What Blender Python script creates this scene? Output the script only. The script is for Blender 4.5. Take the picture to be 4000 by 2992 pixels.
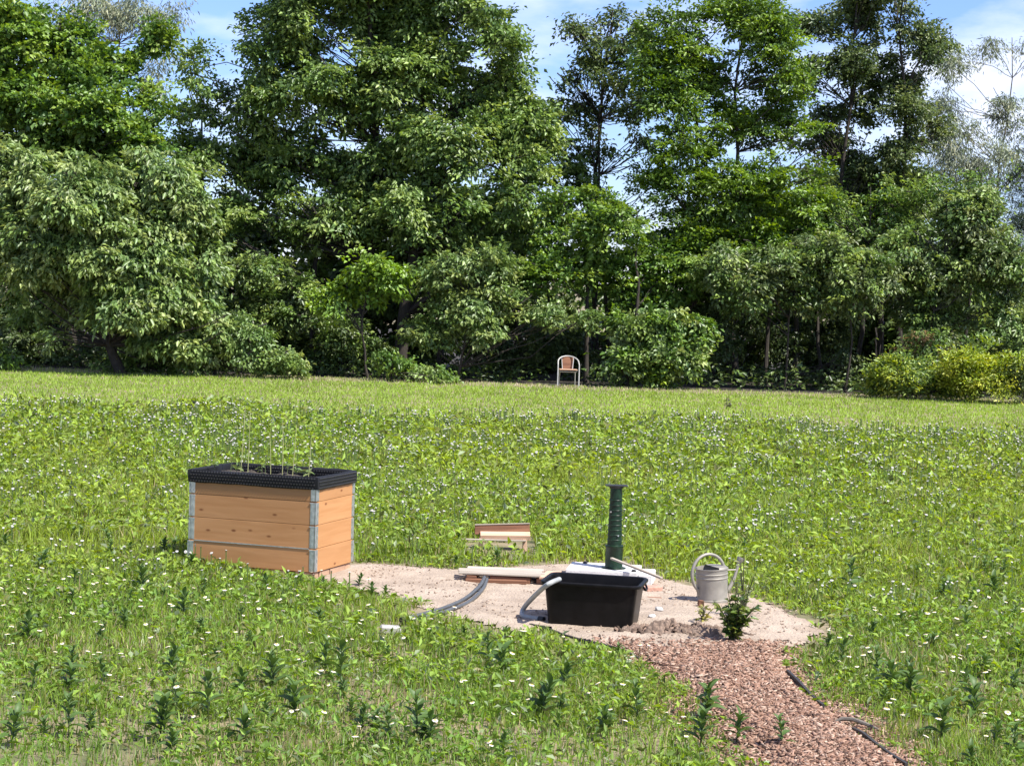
import bpy, bmesh, math, random
import numpy as np
from mathutils import Vector, Matrix

for o in list(bpy.data.objects):
    bpy.data.objects.remove(o)
scene = bpy.context.scene
C = scene.collection
PI = math.pi

# ------------------------------------------------------------------ camera
FPX = 8200.0            # focal length in photo pixels (4000 wide)
PITCH = math.atan(402 / 8200)
ROLL = math.atan(.0325)
CAMZ = 2.59
cam_d = bpy.data.cameras.new('camera')
cam = bpy.data.objects.new('camera', cam_d)
C.objects.link(cam)
CM = Matrix.Rotation(PI / 2 - PITCH, 3, 'X') @ Matrix.Rotation(ROLL, 3, 'Z')
cam.matrix_world = Matrix.Translation((0, 0, CAMZ)) @ CM.to_4x4()
cam_d.sensor_width = 36
cam_d.lens = 36 * FPX / 4000
cam_d.clip_start = .1
cam_d.clip_end = 3000
scene.camera = cam

# ------------------------------------------------------------------ sky and sun
SUN_EL = 54.0
SUN_AZ = -36.0          # direction to the sun, degrees from +X towards -Y (the viewer's side)
world = bpy.data.worlds.new('World')
scene.world = world
world.use_nodes = True
nt = world.node_tree
nt.nodes.clear()
wo = nt.nodes.new('ShaderNodeOutputWorld')
bg = nt.nodes.new('ShaderNodeBackground')
sky = nt.nodes.new('ShaderNodeTexSky')
sky.sky_type = 'NISHITA'
sky.sun_disc = False
sky.sun_elevation = math.radians(SUN_EL)
sky.sun_rotation = math.radians(90 - SUN_AZ)
sky.air_density = 1.0
sky.dust_density = .05
sky.ozone_density = 3.0
tc = nt.nodes.new('ShaderNodeTexCoord')
mp = nt.nodes.new('ShaderNodeMapping')
mp.inputs['Scale'].default_value = (3.2, 3.2, 9.0)
mp.inputs['Location'].default_value = (.35, 0, .55)
nz = nt.nodes.new('ShaderNodeTexNoise')
nz.inputs['Scale'].default_value = 1.6
nz.inputs['Detail'].default_value = 8
nz.inputs['Roughness'].default_value = .55
rp = nt.nodes.new('ShaderNodeValToRGB')
rp.color_ramp.elements[0].position = .46
rp.color_ramp.elements[1].position = .68
mixc = nt.nodes.new('ShaderNodeMix')
mixc.data_type = 'RGBA'
mixc.inputs['B'].default_value = (8.6, 8.7, 9.6, 1)
L = nt.links.new
L(tc.outputs['Generated'], mp.inputs['Vector'])
L(mp.outputs['Vector'], nz.inputs['Vector'])
L(nz.outputs['Fac'], rp.inputs['Fac'])
L(rp.outputs['Color'], mixc.inputs['Factor'])
wb = nt.nodes.new('ShaderNodeMix'); wb.data_type = 'RGBA'; wb.blend_type = 'MULTIPLY'
wb.inputs['Factor'].default_value = 1.0
wb.inputs['B'].default_value = (.74, .84, 1.26, 1)      # cool clear summer sky
L(sky.outputs['Color'], wb.inputs['A'])
L(wb.outputs['Result'], mixc.inputs['A'])
L(mixc.outputs['Result'], bg.inputs['Color'])
bg.inputs['Strength'].default_value = .075
L(bg.outputs['Background'], wo.inputs['Surface'])

sun_d = bpy.data.lights.new('sun', 'SUN')
sun = bpy.data.objects.new('sun', sun_d)
C.objects.link(sun)
sun_d.energy = 4.4
sun_d.angle = math.radians(.55)
sun_d.color = (1, .955, .88)
se, sa = math.radians(SUN_EL), math.radians(SUN_AZ)
SUNV = Vector((math.cos(se) * math.cos(sa), math.cos(se) * math.sin(sa), math.sin(se)))
sun.rotation_euler = SUNV.to_track_quat('Z', 'Y').to_euler()
sun.location = (20, -10, 30)

scene.view_settings.view_transform = 'Standard'
scene.view_settings.look = 'None'
scene.view_settings.gamma = 1
scene.view_settings.exposure = 1.1
scene.view_settings.use_curve_mapping = False
scene.render.engine = 'CYCLES'
scene.cycles.max_bounces = 6
scene.cycles.transparent_max_bounces = 4

# ------------------------------------------------------------------ measuring helpers
def ray(px, py):
    return CM @ Vector(((px - 2000) / FPX, -(py - 1496) / FPX, -1))

def at(px, py, z=0.0):
    """ground point (height z) seen at a photo position"""
    d = ray(px, py)
    return Vector((0, 0, CAMZ)) + d * ((z - CAMZ) / d.z)

def at_depth(px, py, Y):
    d = ray(px, py)
    return Vector((0, 0, CAMZ)) + d * (Y / d.y)

# ------------------------------------------------------------------ materials
def new_mat(name):
    m = bpy.data.materials.new(name)
    m.use_nodes = True
    n = m.node_tree
    b = n.nodes['Principled BSDF']
    return m, n, b

def simple(name, col, rough=.6, metal=0.0, var=.15, scale=12, bump=0.0, bscale=60, spec=.5):
    m, n, b = new_mat(name)
    b.inputs['Roughness'].default_value = rough
    b.inputs['Metallic'].default_value = metal
    b.inputs['Specular IOR Level'].default_value = spec
    t = n.nodes.new('ShaderNodeTexCoord')
    z = n.nodes.new('ShaderNodeTexNoise')
    z.inputs['Scale'].default_value = scale
    z.inputs['Detail'].default_value = 6
    r = n.nodes.new('ShaderNodeValToRGB')
    r.color_ramp.elements[0].position = .3
    r.color_ramp.elements[1].position = .7
    r.color_ramp.elements[0].color = tuple(c * (1 - var) for c in col) + (1,)
    r.color_ramp.elements[1].color = tuple(min(1, c * (1 + var)) for c in col) + (1,)
    n.links.new(t.outputs['Object'], z.inputs['Vector'])
    n.links.new(z.outputs['Fac'], r.inputs['Fac'])
    n.links.new(r.outputs['Color'], b.inputs['Base Color'])
    if bump:
        z2 = n.nodes.new('ShaderNodeTexNoise')
        z2.inputs['Scale'].default_value = bscale
        z2.inputs['Detail'].default_value = 5
        bp = n.nodes.new('ShaderNodeBump')
        bp.inputs['Strength'].default_value = bump
        bp.inputs['Distance'].default_value = .01
        n.links.new(t.outputs['Object'], z2.inputs['Vector'])
        n.links.new(z2.outputs['Fac'], bp.inputs['Height'])
        n.links.new(bp.outputs['Normal'], b.inputs['Normal'])
    return m

def wood(name, light, dark, knot=None, rough=.65, grain=22):
    m, n, b = new_mat(name)
    b.inputs['Roughness'].default_value = rough
    b.inputs['Specular IOR Level'].default_value = .3
    t = n.nodes.new('ShaderNodeTexCoord')
    oi = n.nodes.new('ShaderNodeObjectInfo')
    mul = n.nodes.new('ShaderNodeMath'); mul.operation = 'MULTIPLY'; mul.inputs[1].default_value = 37.0
    n.links.new(oi.outputs['Random'], mul.inputs[0])
    add = n.nodes.new('ShaderNodeVectorMath'); add.operation = 'ADD'
    n.links.new(t.outputs['Object'], add.inputs[0])
    n.links.new(mul.outputs[0], add.inputs[1])
    ma = n.nodes.new('ShaderNodeMapping'); ma.inputs['Scale'].default_value = (1.6, grain, grain)
    n.links.new(add.outputs[0], ma.inputs['Vector'])
    z = n.nodes.new('ShaderNodeTexNoise'); z.inputs['Scale'].default_value = 1.0
    z.inputs['Detail'].default_value = 6; z.inputs['Distortion'].default_value = .6
    n.links.new(ma.outputs['Vector'], z.inputs['Vector'])
    r = n.nodes.new('ShaderNodeValToRGB')
    r.color_ramp.elements[0].position = .32; r.color_ramp.elements[1].position = .66
    r.color_ramp.elements[0].color = dark + (1,); r.color_ramp.elements[1].color = light + (1,)
    n.links.new(z.outputs['Fac'], r.inputs['Fac'])
    out = r.outputs['Color']
    # tone differs from board to board
    hs = n.nodes.new('ShaderNodeHueSaturation')
    mr = n.nodes.new('ShaderNodeMapRange'); mr.inputs['To Min'].default_value = .85; mr.inputs['To Max'].default_value = 1.12
    n.links.new(oi.outputs['Random'], mr.inputs['Value'])
    n.links.new(mr.outputs['Result'], hs.inputs['Value'])
    n.links.new(out, hs.inputs['Color'])
    out = hs.outputs['Color']
    if knot:
        mk = n.nodes.new('ShaderNodeMapping'); mk.inputs['Scale'].default_value = (4.2, 0.01, 9.0)
        n.links.new(add.outputs[0], mk.inputs['Vector'])
        v = n.nodes.new('ShaderNodeTexVoronoi'); v.inputs['Scale'].default_value = 1.0
        n.links.new(mk.outputs['Vector'], v.inputs['Vector'])
        rk = n.nodes.new('ShaderNodeValToRGB')
        rk.color_ramp.elements[0].position = .05; rk.color_ramp.elements[1].position = .13
        rk.color_ramp.elements[0].color = (1, 1, 1, 1); rk.color_ramp.elements[1].color = (0, 0, 0, 1)
        n.links.new(v.outputs['Distance'], rk.inputs['Fac'])
        mx = n.nodes.new('ShaderNodeMix'); mx.data_type = 'RGBA'
        n.links.new(rk.outputs['Color'], mx.inputs['Factor'])
        n.links.new(out, mx.inputs['A'])
        mx.inputs['B'].default_value = knot + (1,)
        out = mx.outputs['Result']
    n.links.new(out, b.inputs['Base Color'])
    bp = n.nodes.new('ShaderNodeBump'); bp.inputs['Strength'].default_value = .25; bp.inputs['Distance'].default_value = .004
    n.links.new(z.outputs['Fac'], bp.inputs['Height'])
    n.links.new(bp.outputs['Normal'], b.inputs['Normal'])
    return m

def leaf_mat(name, trans=.35, rough=.45, spec=.5):
    m, n, b = new_mat(name)
    a = n.nodes.new('ShaderNodeAttribute'); a.attribute_name = 'tint'
    b.inputs['Roughness'].default_value = rough
    b.inputs['Specular IOR Level'].default_value = spec
    n.links.new(a.outputs['Color'], b.inputs['Base Color'])
    tr = n.nodes.new('ShaderNodeBsdfTranslucent')
    hs = n.nodes.new('ShaderNodeHueSaturation')
    hs.inputs['Hue'].default_value = .485; hs.inputs['Saturation'].default_value = 1.15; hs.inputs['Value'].default_value = 1.5
    n.links.new(a.outputs['Color'], hs.inputs['Color'])
    n.links.new(hs.outputs['Color'], tr.inputs['Color'])
    mx = n.nodes.new('ShaderNodeMixShader'); mx.inputs['Fac'].default_value = trans
    n.links.new(b.outputs['BSDF'], mx.inputs[1]); n.links.new(tr.outputs['BSDF'], mx.inputs[2])
    n.links.new(mx.outputs['Shader'], n.nodes['Material Output'].inputs['Surface'])
    return m

M = {}
M['leaf'] = leaf_mat('tree_leaf', .3, .42, .55)
M['grass'] = leaf_mat('grass_blade', .35, .55, .35)
M['weed'] = leaf_mat('weed_leaf', .25, .5, .35)
M['tint'] = leaf_mat('petal', .15, .7, .2)
M['bark'] = simple('bark', (.035, .028, .022), .9, var=.4, scale=9, bump=.6, bscale=25)
M['bark_pale'] = simple('bark_pale', (.13, .115, .095), .9, var=.35, scale=9, bump=.6, bscale=25)
M['pine'] = wood('pine_board', (.43, .222, .095), (.37, .18, .07), (.17, .06, .02))
M['pallet_wood'] = wood('pallet_wood', (.50, .33, .22), (.33, .19, .12), (.12, .06, .03))
M['pale_wood'] = wood('weathered_wood', (.46, .41, .34), (.30, .25, .20), None, .8)
M['pink_wood'] = wood('pinkish_wood', (.62, .43, .31), (.48, .30, .2), None, .8)
M['brown_wood'] = wood('brown_wood', (.24, .115, .065), (.12, .055, .032), (.05, .02, .01), .8)
M['cane'] = simple('cane', (.30, .31, .13), .6, var=.25, scale=20)
M['steel'] = simple('galvanised_steel', (.56, .58, .58), .38, .85, var=.18, scale=30)
M['zinc'] = simple('zinc_sheet', (.27, .25, .215), .55, .25, var=.14, scale=16, bump=.08, bscale=30)
M['tube'] = simple('pale_lacquered_tube', (.50, .49, .46), .4, .2, var=.06, scale=10)
M['tub'] = simple('black_plastic', (.006, .0055, .0055), .38, var=.35, scale=14, bump=.03, bscale=60, spec=.16)
M['liner'] = simple('black_membrane', (.007, .007, .008), .6, var=.2, scale=20, spec=.3)
M['dimple'] = simple('glossy_membrane_dimple', (.012, .012, .014), .28, var=.2, scale=20, spec=.9)
M['soil'] = simple('potting_soil', (.05, .04, .032), .95, var=.6, scale=60, bump=1, bscale=90)
M['clod'] = simple('dug_soil', (.19, .135, .10), .95, var=.5, scale=30, bump=.8, bscale=70)
M['stone'] = simple('pale_stone', (.36, .35, .335), .85, var=.25, scale=14, bump=.3, bscale=50)
M['concrete'] = simple('pale_concrete', (.56, .55, .54), .85, var=.1, scale=9, bump=.3, bscale=60)
M['brick'] = simple('pinkish_brick', (.42, .24, .18), .9, var=.25, scale=25, bump=.4, bscale=60)
M['green_paint'] = simple('dark_green_paint', (.006, .022, .010), .42, .0, var=.5, scale=25, bump=.15, bscale=50, spec=.35)
M['dark_metal'] = simple('dark_iron', (.03, .03, .03), .5, .4, var=.3, scale=20)
M['hose'] = simple('grey_hose', (.075, .078, .078), .4, var=.15, scale=20)
M['pale_hose'] = simple('pale_grey_hose', (.30, .31, .30), .45, var=.12, scale=20)
M['rubber'] = simple('black_rubber', (.015, .015, .015), .5, var=.2)
M['edging'] = simple('black_edging', (.03, .028, .026), .6, var=.4, scale=20)

# ------------------------------------------------------------------ object helpers
def tag(o, label=None, cat=None, group=None, kind=None):
    if label: o['label'] = label
    if cat: o['category'] = cat
    if group: o['group'] = group
    if kind: o['kind'] = kind
    return o

def thing(name, label, cat, loc=(0, 0, 0), rz=0.0, group=None):
    o = bpy.data.objects.new(name, None)
    C.objects.link(o)
    o.location = loc
    o.rotation_euler = (0, 0, rz)
    o.empty_display_size = .1
    return tag(o, label, cat, group)

def link(name, me, parent=None):
    o = bpy.data.objects.new(name, me)
    C.objects.link(o)
    if parent: o.parent = parent
    return o

class MB:
    def __init__(s):
        s.v = []; s.f = []
    def add(s, vs, fs):
        k = len(s.v)
        s.v += [tuple(v) for v in vs]
        s.f += [tuple(i + k for i in f) for f in fs]
        return s
    def box(s, c, d, rot=None):
        c = Vector(c); x, y, z = d[0] / 2, d[1] / 2, d[2] / 2
        vs = [Vector((a * x, b * y, e * z)) for e in (-1, 1) for b in (-1, 1) for a in (-1, 1)]
        if rot is not None: vs = [rot @ v for v in vs]
        return s.add([v + c for v in vs], [(0, 2, 3, 1), (4, 5, 7, 6), (0, 1, 5, 4), (2, 6, 7, 3), (0, 4, 6, 2), (1, 3, 7, 5)])
    def tube(s, pts, r, n=8, cap=True):
        pts = [Vector(p) for p in pts]
        rs = list(r) if hasattr(r, '__len__') else [r] * len(pts)
        vs = []; up = None
        for i, p in enumerate(pts):
            t = (pts[min(i + 1, len(pts) - 1)] - pts[max(i - 1, 0)]).normalized()
            if up is None:
                up = Vector((0, 0, 1)) if abs(t.z) < .9 else Vector((1, 0, 0))
            a = t.cross(up)
            if a.length < 1e-5: a = t.orthogonal()
            a.normalize(); b = a.cross(t).normalized(); up = b
            for k in range(n):
                w = 2 * PI * k / n
                vs.append(p + (a * math.cos(w) + b * math.sin(w)) * rs[i])
        fs = []
        for i in range(len(pts) - 1):
            for k in range(n):
                k2 = (k + 1) % n
                fs.append((i * n + k, i * n + k2, (i + 1) * n + k2, (i + 1) * n + k))
        if cap:
            fs.append(tuple(range(n - 1, -1, -1)))
            fs.append(tuple((len(pts) - 1) * n + k for k in range(n)))
        return s.add(vs, fs)
    def lathe(s, prof, n=24, c=(0, 0, 0), cap=True):
        vs = [(c[0] + r * math.cos(2 * PI * k / n), c[1] + r * math.sin(2 * PI * k / n), c[2] + z) for r, z in prof for k in range(n)]
        fs = []
        for i in range(len(prof) - 1):
            for k in range(n):
                k2 = (k + 1) % n
                fs.append((i * n + k, i * n + k2, (i + 1) * n + k2, (i + 1) * n + k))
        if cap:
            fs.append(tuple(range(n - 1, -1, -1)))
            fs.append(tuple((len(prof) - 1) * n + k for k in range(n)))
        return s.add(vs, fs)
    def loft(s, rings, cap0=False, cap1=False):
        n = len(rings[0]); vs = [v for r in rings for v in r]; fs = []
        for i in range(len(rings) - 1):
            for k in range(n):
                k2 = (k + 1) % n
                fs.append((i * n + k, i * n + k2, (i + 1) * n + k2, (i + 1) * n + k))
        if cap0: fs.append(tuple(range(n - 1, -1, -1)))
        if cap1: fs.append(tuple((len(rings) - 1) * n + k for k in range(n)))
        return s.add(vs, fs)
    def mesh(s, name, mat, smooth=False):
        me = bpy.data.meshes.new(name)
        me.from_pydata(s.v, [], s.f)
        me.materials.append(M[mat] if isinstance(mat, str) else mat)
        if smooth:
            me.polygons.foreach_set('use_smooth', [True] * len(me.polygons))
            try: me.set_sharp_from_angle(angle=math.radians(40))
            except Exception: pass
        me.update()
        return me
    def build(s, name, mat, parent=None, smooth=False):
        return link(name, s.mesh(name, mat, smooth), parent)

def bevel_box(name, d, mat, bev=.003, jitter=0.0, seed=0):
    bm = bmesh.new()
    bmesh.ops.create_cube(bm, size=1)
    for v in bm.verts: v.co = Vector((v.co.x * d[0], v.co.y * d[1], v.co.z * d[2]))
    if jitter:
        rr = random.Random(seed)
        for v in bm.verts: v.co += Vector([rr.uniform(-jitter, jitter) for _ in range(3)])
    bmesh.ops.bevel(bm, geom=list(bm.edges), offset=bev, segments=1, affect='EDGES')
    me = bpy.data.meshes.new(name); bm.to_mesh(me); bm.free()
    me.materials.append(M[mat])
    return me

def np_mesh(name, V, Fc, mat, tint=None, smooth=False):
    """V (n,3), Fc (m,k) polygons of equal size"""
    V = np.asarray(V, np.float32); Fc = np.asarray(Fc, np.int32)
    me = bpy.data.meshes.new(name)
    m, k = Fc.shape
    me.vertices.add(len(V)); me.vertices.foreach_set('co', V.ravel())
    me.loops.add(m * k); me.loops.foreach_set('vertex_index', Fc.ravel())
    me.polygons.add(m)
    me.polygons.foreach_set('loop_start', np.arange(0, m * k, k, dtype=np.int32))
    me.polygons.foreach_set('loop_total', np.full(m, k, np.int32))
    if smooth: me.polygons.foreach_set('use_smooth', np.ones(m, bool))
    me.update(calc_edges=True)
    if tint is not None:
        a = me.attributes.new('tint', 'FLOAT_COLOR', 'POINT')
        col = np.ones((len(V), 4), np.float32); col[:, :3] = tint
        a.data.foreach_set('color', col.ravel())
    me.materials.append(M[mat])
    return me

RNG = np.random.default_rng(11)

def vnoise(x, y, scale, seed=0):
    g = np.random.default_rng(1000 + seed).random((256, 256))
    u = np.asarray(x) / scale + 71.3; v = np.asarray(y) / scale + 37.7
    i = np.floor(u).astype(int); j = np.floor(v).astype(int)
    fu = u - i; fv = v - j
    fu = fu * fu * (3 - 2 * fu); fv = fv * fv * (3 - 2 * fv)
    a = g[i % 256, j % 256]; b = g[(i + 1) % 256, j % 256]; c = g[i % 256, (j + 1) % 256]; d = g[(i + 1) % 256, (j + 1) % 256]
    return (a * (1 - fu) + b * fu) * (1 - fv) + (c * (1 - fu) + d * fu) * fv

def inside(x, y, poly):
    r = np.zeros(len(x), bool); n = len(poly)
    for i in range(n):
        x0, y0 = poly[i]; x1, y1 = poly[(i + 1) % n]
        if y0 == y1: continue
        c = ((y0 > y) != (y1 > y)) & (x < (x1 - x0) * (y - y0) / (y1 - y0) + x0)
        r ^= c
    return r

def edge_dist(x, y, poly):
    d = np.full(len(x), 1e9); n = len(poly)
    for i in range(n):
        ax, ay = poly[i]; bx, by = poly[(i + 1) % n]
        dx, dy = bx - ax, by - ay; l2 = dx * dx + dy * dy + 1e-9
        t = np.clip(((x - ax) * dx + (y - ay) * dy) / l2, 0, 1)
        d = np.minimum(d, np.hypot(x - ax - t * dx, y - ay - t * dy))
    return d

def signed(x, y, poly):      # negative inside
    d = edge_dist(x, y, poly)
    return np.where(inside(x, y, poly), -d, d)

def nrm(a): return a / (np.linalg.norm(a, axis=1, keepdims=True) + 1e-9)

# ------------------------------------------------------------------ the ground
gm, gn, gb = new_mat('meadow_soil')
t_ = gn.nodes.new('ShaderNodeTexCoord')
z_ = gn.nodes.new('ShaderNodeTexNoise'); z_.inputs['Scale'].default_value = 1.3; z_.inputs['Detail'].default_value = 9; z_.inputs['Roughness'].default_value = .7
r_ = gn.nodes.new('ShaderNodeValToRGB')
r_.color_ramp.elements[0].position = .35; r_.color_ramp.elements[0].color = (.07, .085, .025, 1)
r_.color_ramp.elements[1].position = .68; r_.color_ramp.elements[1].color = (.30, .225, .15, 1)
gn.links.new(t_.outputs['Object'], z_.inputs['Vector']); gn.links.new(z_.outputs['Fac'], r_.inputs['Fac'])
gn.links.new(r_.outputs['Color'], gb.inputs['Base Color']); gb.inputs['Roughness'].default_value = .95
M['ground'] = gm
g = MB().add([(-900, -200, 0), (900, -200, 0), (900, 1600, 0), (-900, 1600, 0)], [(0, 1, 2, 3)]).build('ground', 'ground')
tag(g, 'meadow soil under the grass and flowers', 'ground', kind='structure')

def wp(lst): return [tuple(at(a, b).xy) for a, b in lst]
SAND = wp([(1150, 2225), (1380, 2205), (1500, 2208), (1700, 2222), (1790, 2232), (2000, 2215), (2200, 2205), (2450, 2205), (2560, 2255), (2700, 2290), (2850, 2318),
           (2990, 2350), (3110, 2400), (3225, 2470), (3190, 2515), (3060, 2555), (3020, 2600), (2640, 2640), (2480, 2580), (2300, 2515), (2120, 2470),
           (2040, 2490), (1900, 2450), (1760, 2405), (1580, 2355), (1400, 2312), (1250, 2280), (1100, 2262)])
PATH = wp([(2420, 2535), (2600, 2560), (2760, 2548), (2930, 2530), (3040, 2552), (3060, 2630), (3130, 2710), (3210, 2775), (3310, 2850), (3420, 2925), (3560, 3030), (3850, 3250),
           (3350, 3250), (3060, 3030), (2960, 2930), (2850, 2840), (2740, 2760), (2680, 2690), (2590, 2625), (2490, 2580)])

def patch(name, poly, step, zf, mat, grow=0.0):
    xs = [p[0] for p in poly]; ys = [p[1] for p in poly]
    nx = int((max(xs) - min(xs)) / step) + 3; ny = int((max(ys) - min(ys)) / step) + 3
    gx = min(xs) - step + np.arange(nx + 1) * step; gy = min(ys) - step + np.arange(ny + 1) * step
    X, Y = np.meshgrid(gx, gy, indexing='ij')
    sd = signed(X.ravel(), Y.ravel(), poly)
    wob = (vnoise(X.ravel(), Y.ravel(), .22, 5) - .5) * .22 + (vnoise(X.ravel(), Y.ravel(), .07, 6) - .5) * .1
    keep = (sd + wob) < grow
    Z = zf(X.ravel(), Y.ravel(), sd)
    V = np.stack([X.ravel(), Y.ravel(), Z], 1)
    idx = np.arange((nx + 1) * (ny + 1)).reshape(nx + 1, ny + 1)
    Q = np.stack([idx[:-1, :-1], idx[1:, :-1], idx[1:, 1:], idx[:-1, 1:]], -1).reshape(-1, 4)
    Q = Q[keep[Q].all(1)]
    used = np.unique(Q); re = np.full(len(V), -1); re[used] = np.arange(len(used))
    return link(name, np_mesh(name, V[used], re[Q], mat, smooth=True))

BED_NEAR = at(1229, 2237, .06)          # near bottom corner of the raised bed
TH = math.radians(19)
fx, fy = math.cos(TH), -math.sin(TH)     # along the front, left to right
bx, by = math.sin(TH), math.cos(TH)      # front to back
BN = (BED_NEAR.x, BED_NEAR.y)
BEDPOLY = [BN, (BN[0] - 1.2 * fx, BN[1] - 1.2 * fy), (BN[0] - 1.2 * fx + .8 * bx, BN[1] - 1.2 * fy + .8 * by), (BN[0] + .8 * bx, BN[1] + .8 * by)]

def sandz(x, y, sd):
    e = np.clip(-sd / .15, 0, 1) * np.clip(signed(x, y, BEDPOLY) / .35, .05, 1)
    return .006 + e * (.002 + .018 * (vnoise(x, y, .35, 1)) + .013 * vnoise(x, y, .09, 2) + .007 * vnoise(x, y, .04, 3))
def pathz(x, y, sd):
    e = np.clip(-sd / .12, 0, 1)
    return .012 + e * (.028 + .02 * vnoise(x, y, .25, 8) + .014 * vnoise(x, y, .06, 9))

sm, sn, sb = new_mat('sand')
t_ = sn.nodes.new('ShaderNodeTexCoord')
z1 = sn.nodes.new('ShaderNodeTexNoise'); z1.inputs['Scale'].default_value = 2.2; z1.inputs['Detail'].default_value = 10; z1.inputs['Roughness'].default_value = .65
r1 = sn.nodes.new('ShaderNodeValToRGB')
r1.color_ramp.elements[0].position = .3; r1.color_ramp.elements[0].color = (.25, .19, .14, 1)
r1.color_ramp.elements[1].position = .62; r1.color_ramp.elements[1].color = (.41, .33, .255, 1)
z2 = sn.nodes.new('ShaderNodeTexNoise'); z2.inputs['Scale'].default_value = 45; z2.inputs['Detail'].default_value = 6
bp = sn.nodes.new('ShaderNodeBump'); bp.inputs['Strength'].default_value = .8; bp.inputs['Distance'].default_value = .03
sn.links.new(t_.outputs['Object'], z1.inputs['Vector']); sn.links.new(t_.outputs['Object'], z2.inputs['Vector'])
sn.links.new(z1.outputs['Fac'], r1.inputs['Fac']); sn.links.new(r1.outputs['Color'], sb.inputs['Base Color'])
sn.links.new(z2.outputs['Fac'], bp.inputs['Height']); sn.links.new(bp.outputs['Normal'], sb.inputs['Normal'])
sb.inputs['Roughness'].default_value = .95
M['sand'] = sm
M['mulch'] = simple('chip_mulch', (.30, .19, .13), .95, var=.5, scale=35, bump=1, bscale=60)
M['litter'] = simple('shade_toned_litter', (.03, .024, .017), .95, var=.5, scale=6, bump=.6, bscale=15)  # litter colour darkened to carry the shade under the trees
tag(patch('sand_patch', SAND, .03, sandz, 'sand', .02), 'pale trodden sand around the tub and pump', 'sand', kind='structure')
tag(patch('mulch_path', PATH, .03, pathz, 'mulch', .03), 'brown wood chip path leading to the sand', 'path', kind='structure')
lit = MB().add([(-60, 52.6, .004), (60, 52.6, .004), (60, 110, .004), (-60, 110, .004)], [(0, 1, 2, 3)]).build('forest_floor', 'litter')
tag(lit, 'leaf litter under the trees, coloured dark for their shade', 'ground', kind='structure')

# ---- wood chips lying on the path (uncountable)
def rot_rand(n, flat, rng):
    yaw = rng.random(n) * 2 * PI; p = rng.normal(0, flat, n); r = rng.normal(0, flat, n)
    cy, sy, cp, sp, cr, sr = np.cos(yaw), np.sin(yaw), np.cos(p), np.sin(p), np.cos(r), np.sin(r)
    Rm = np.empty((n, 3, 3))
    Rm[:, 0] = np.stack([cy * cp, cy * sp * sr - sy * cr, cy * sp * cr + sy * sr], 1)
    Rm[:, 1] = np.stack([sy * cp, sy * sp * sr + cy * cr, sy * sp * cr - cy * sr], 1)
    Rm[:, 2] = np.stack([-sp, cp * sr, cp * cr], 1)
    return Rm

def bits(name, P, size, flat, cols, label, cat, rng):
    n = len(P)
    base = np.array([[a, b, c] for c in (-.5, .5) for b in (-.5, .5) for a in (-.5, .5)], float)
    V = base[None] * size[:, None, :]
    V[:, [0, 4], 1] *= .5; V[:, [3, 7], 0] *= .8
    V = np.einsum('nij,nkj->nki', rot_rand(n, flat, rng), V) + P[:, None]
    q = np.array([(4, 5, 7, 6), (0, 1, 5, 4), (2, 6, 7, 3), (0, 4, 6, 2), (1, 3, 7, 5)])
    Fc = (q[None] + (np.arange(n) * 8)[:, None, None]).reshape(-1, 4)
    o = link(name, np_mesh(name, V.reshape(-1, 3), Fc, 'tint', np.repeat(cols, 8, 0)))
    return tag(o, label, cat, kind='stuff')

def sample_poly(poly, n, rng, soft=.0):
    xs = [p[0] for p in poly]; ys = [p[1] for p in poly]
    X = rng.uniform(min(xs) - .2, max(xs) + .2, n); Y = rng.uniform(min(ys) - .2, max(ys) + .2, n)
    sd = signed(X, Y, poly)
    k = sd < rng.random(n) ** 1.5 * soft - .02
    return X[k], Y[k], sd[k]

rg = np.random.default_rng(5)
X, Y, sd = sample_poly(PATH, 33000, rg, .42)
Z = np.maximum(np.where(sd < .0, pathz(X, Y, sd), .012), sandz(X, Y, signed(X, Y, SAND))) + rg.random(len(X)) * .012
size = np.stack([rg.uniform(.014, .055, len(X)), rg.uniform(.006, .017, len(X)), rg.uniform(.003, .008, len(X))], 1)
tone = rg.random((len(X), 1)); pal = np.array([[.25, .145, .10], [.34, .215, .155], [.46, .34, .26], [.09, .055, .04]])
cols = pal[rg.choice(4, len(X), p=[.36, .38, .14, .12])] * (.75 + .5 * tone)
bits('wood_chips', np.stack([X, Y, Z], 1), size, .28, cols, 'reddish brown wood chips covering the path', 'wood chips', rg)
X, Y, sd = sample_poly(SAND, 5200, rg, .1); kk = rg.random(len(X)) < .75 * (vnoise(X, Y, .35, 131) > .45); X, Y, sd = X[kk], Y[kk], sd[kk]
Z = sandz(X, Y, sd) + .004
size = np.stack([rg.uniform(.008, .035, len(X)), rg.uniform(.004, .011, len(X)), rg.uniform(.003, .008, len(X))], 1)
pal = np.array([[.32, .24, .18], [.22, .155, .115], [.42, .34, .27], [.14, .10, .075]])
cols = pal[rg.choice(4, len(X), p=[.4, .25, .25, .1])] * (.8 + .4 * rg.random((len(X), 1)))
bits('sand_debris', np.stack([X, Y, Z], 1), size, .2, cols, 'crumbs and bark bits scattered over the pale sand', 'debris', rg)

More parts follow.
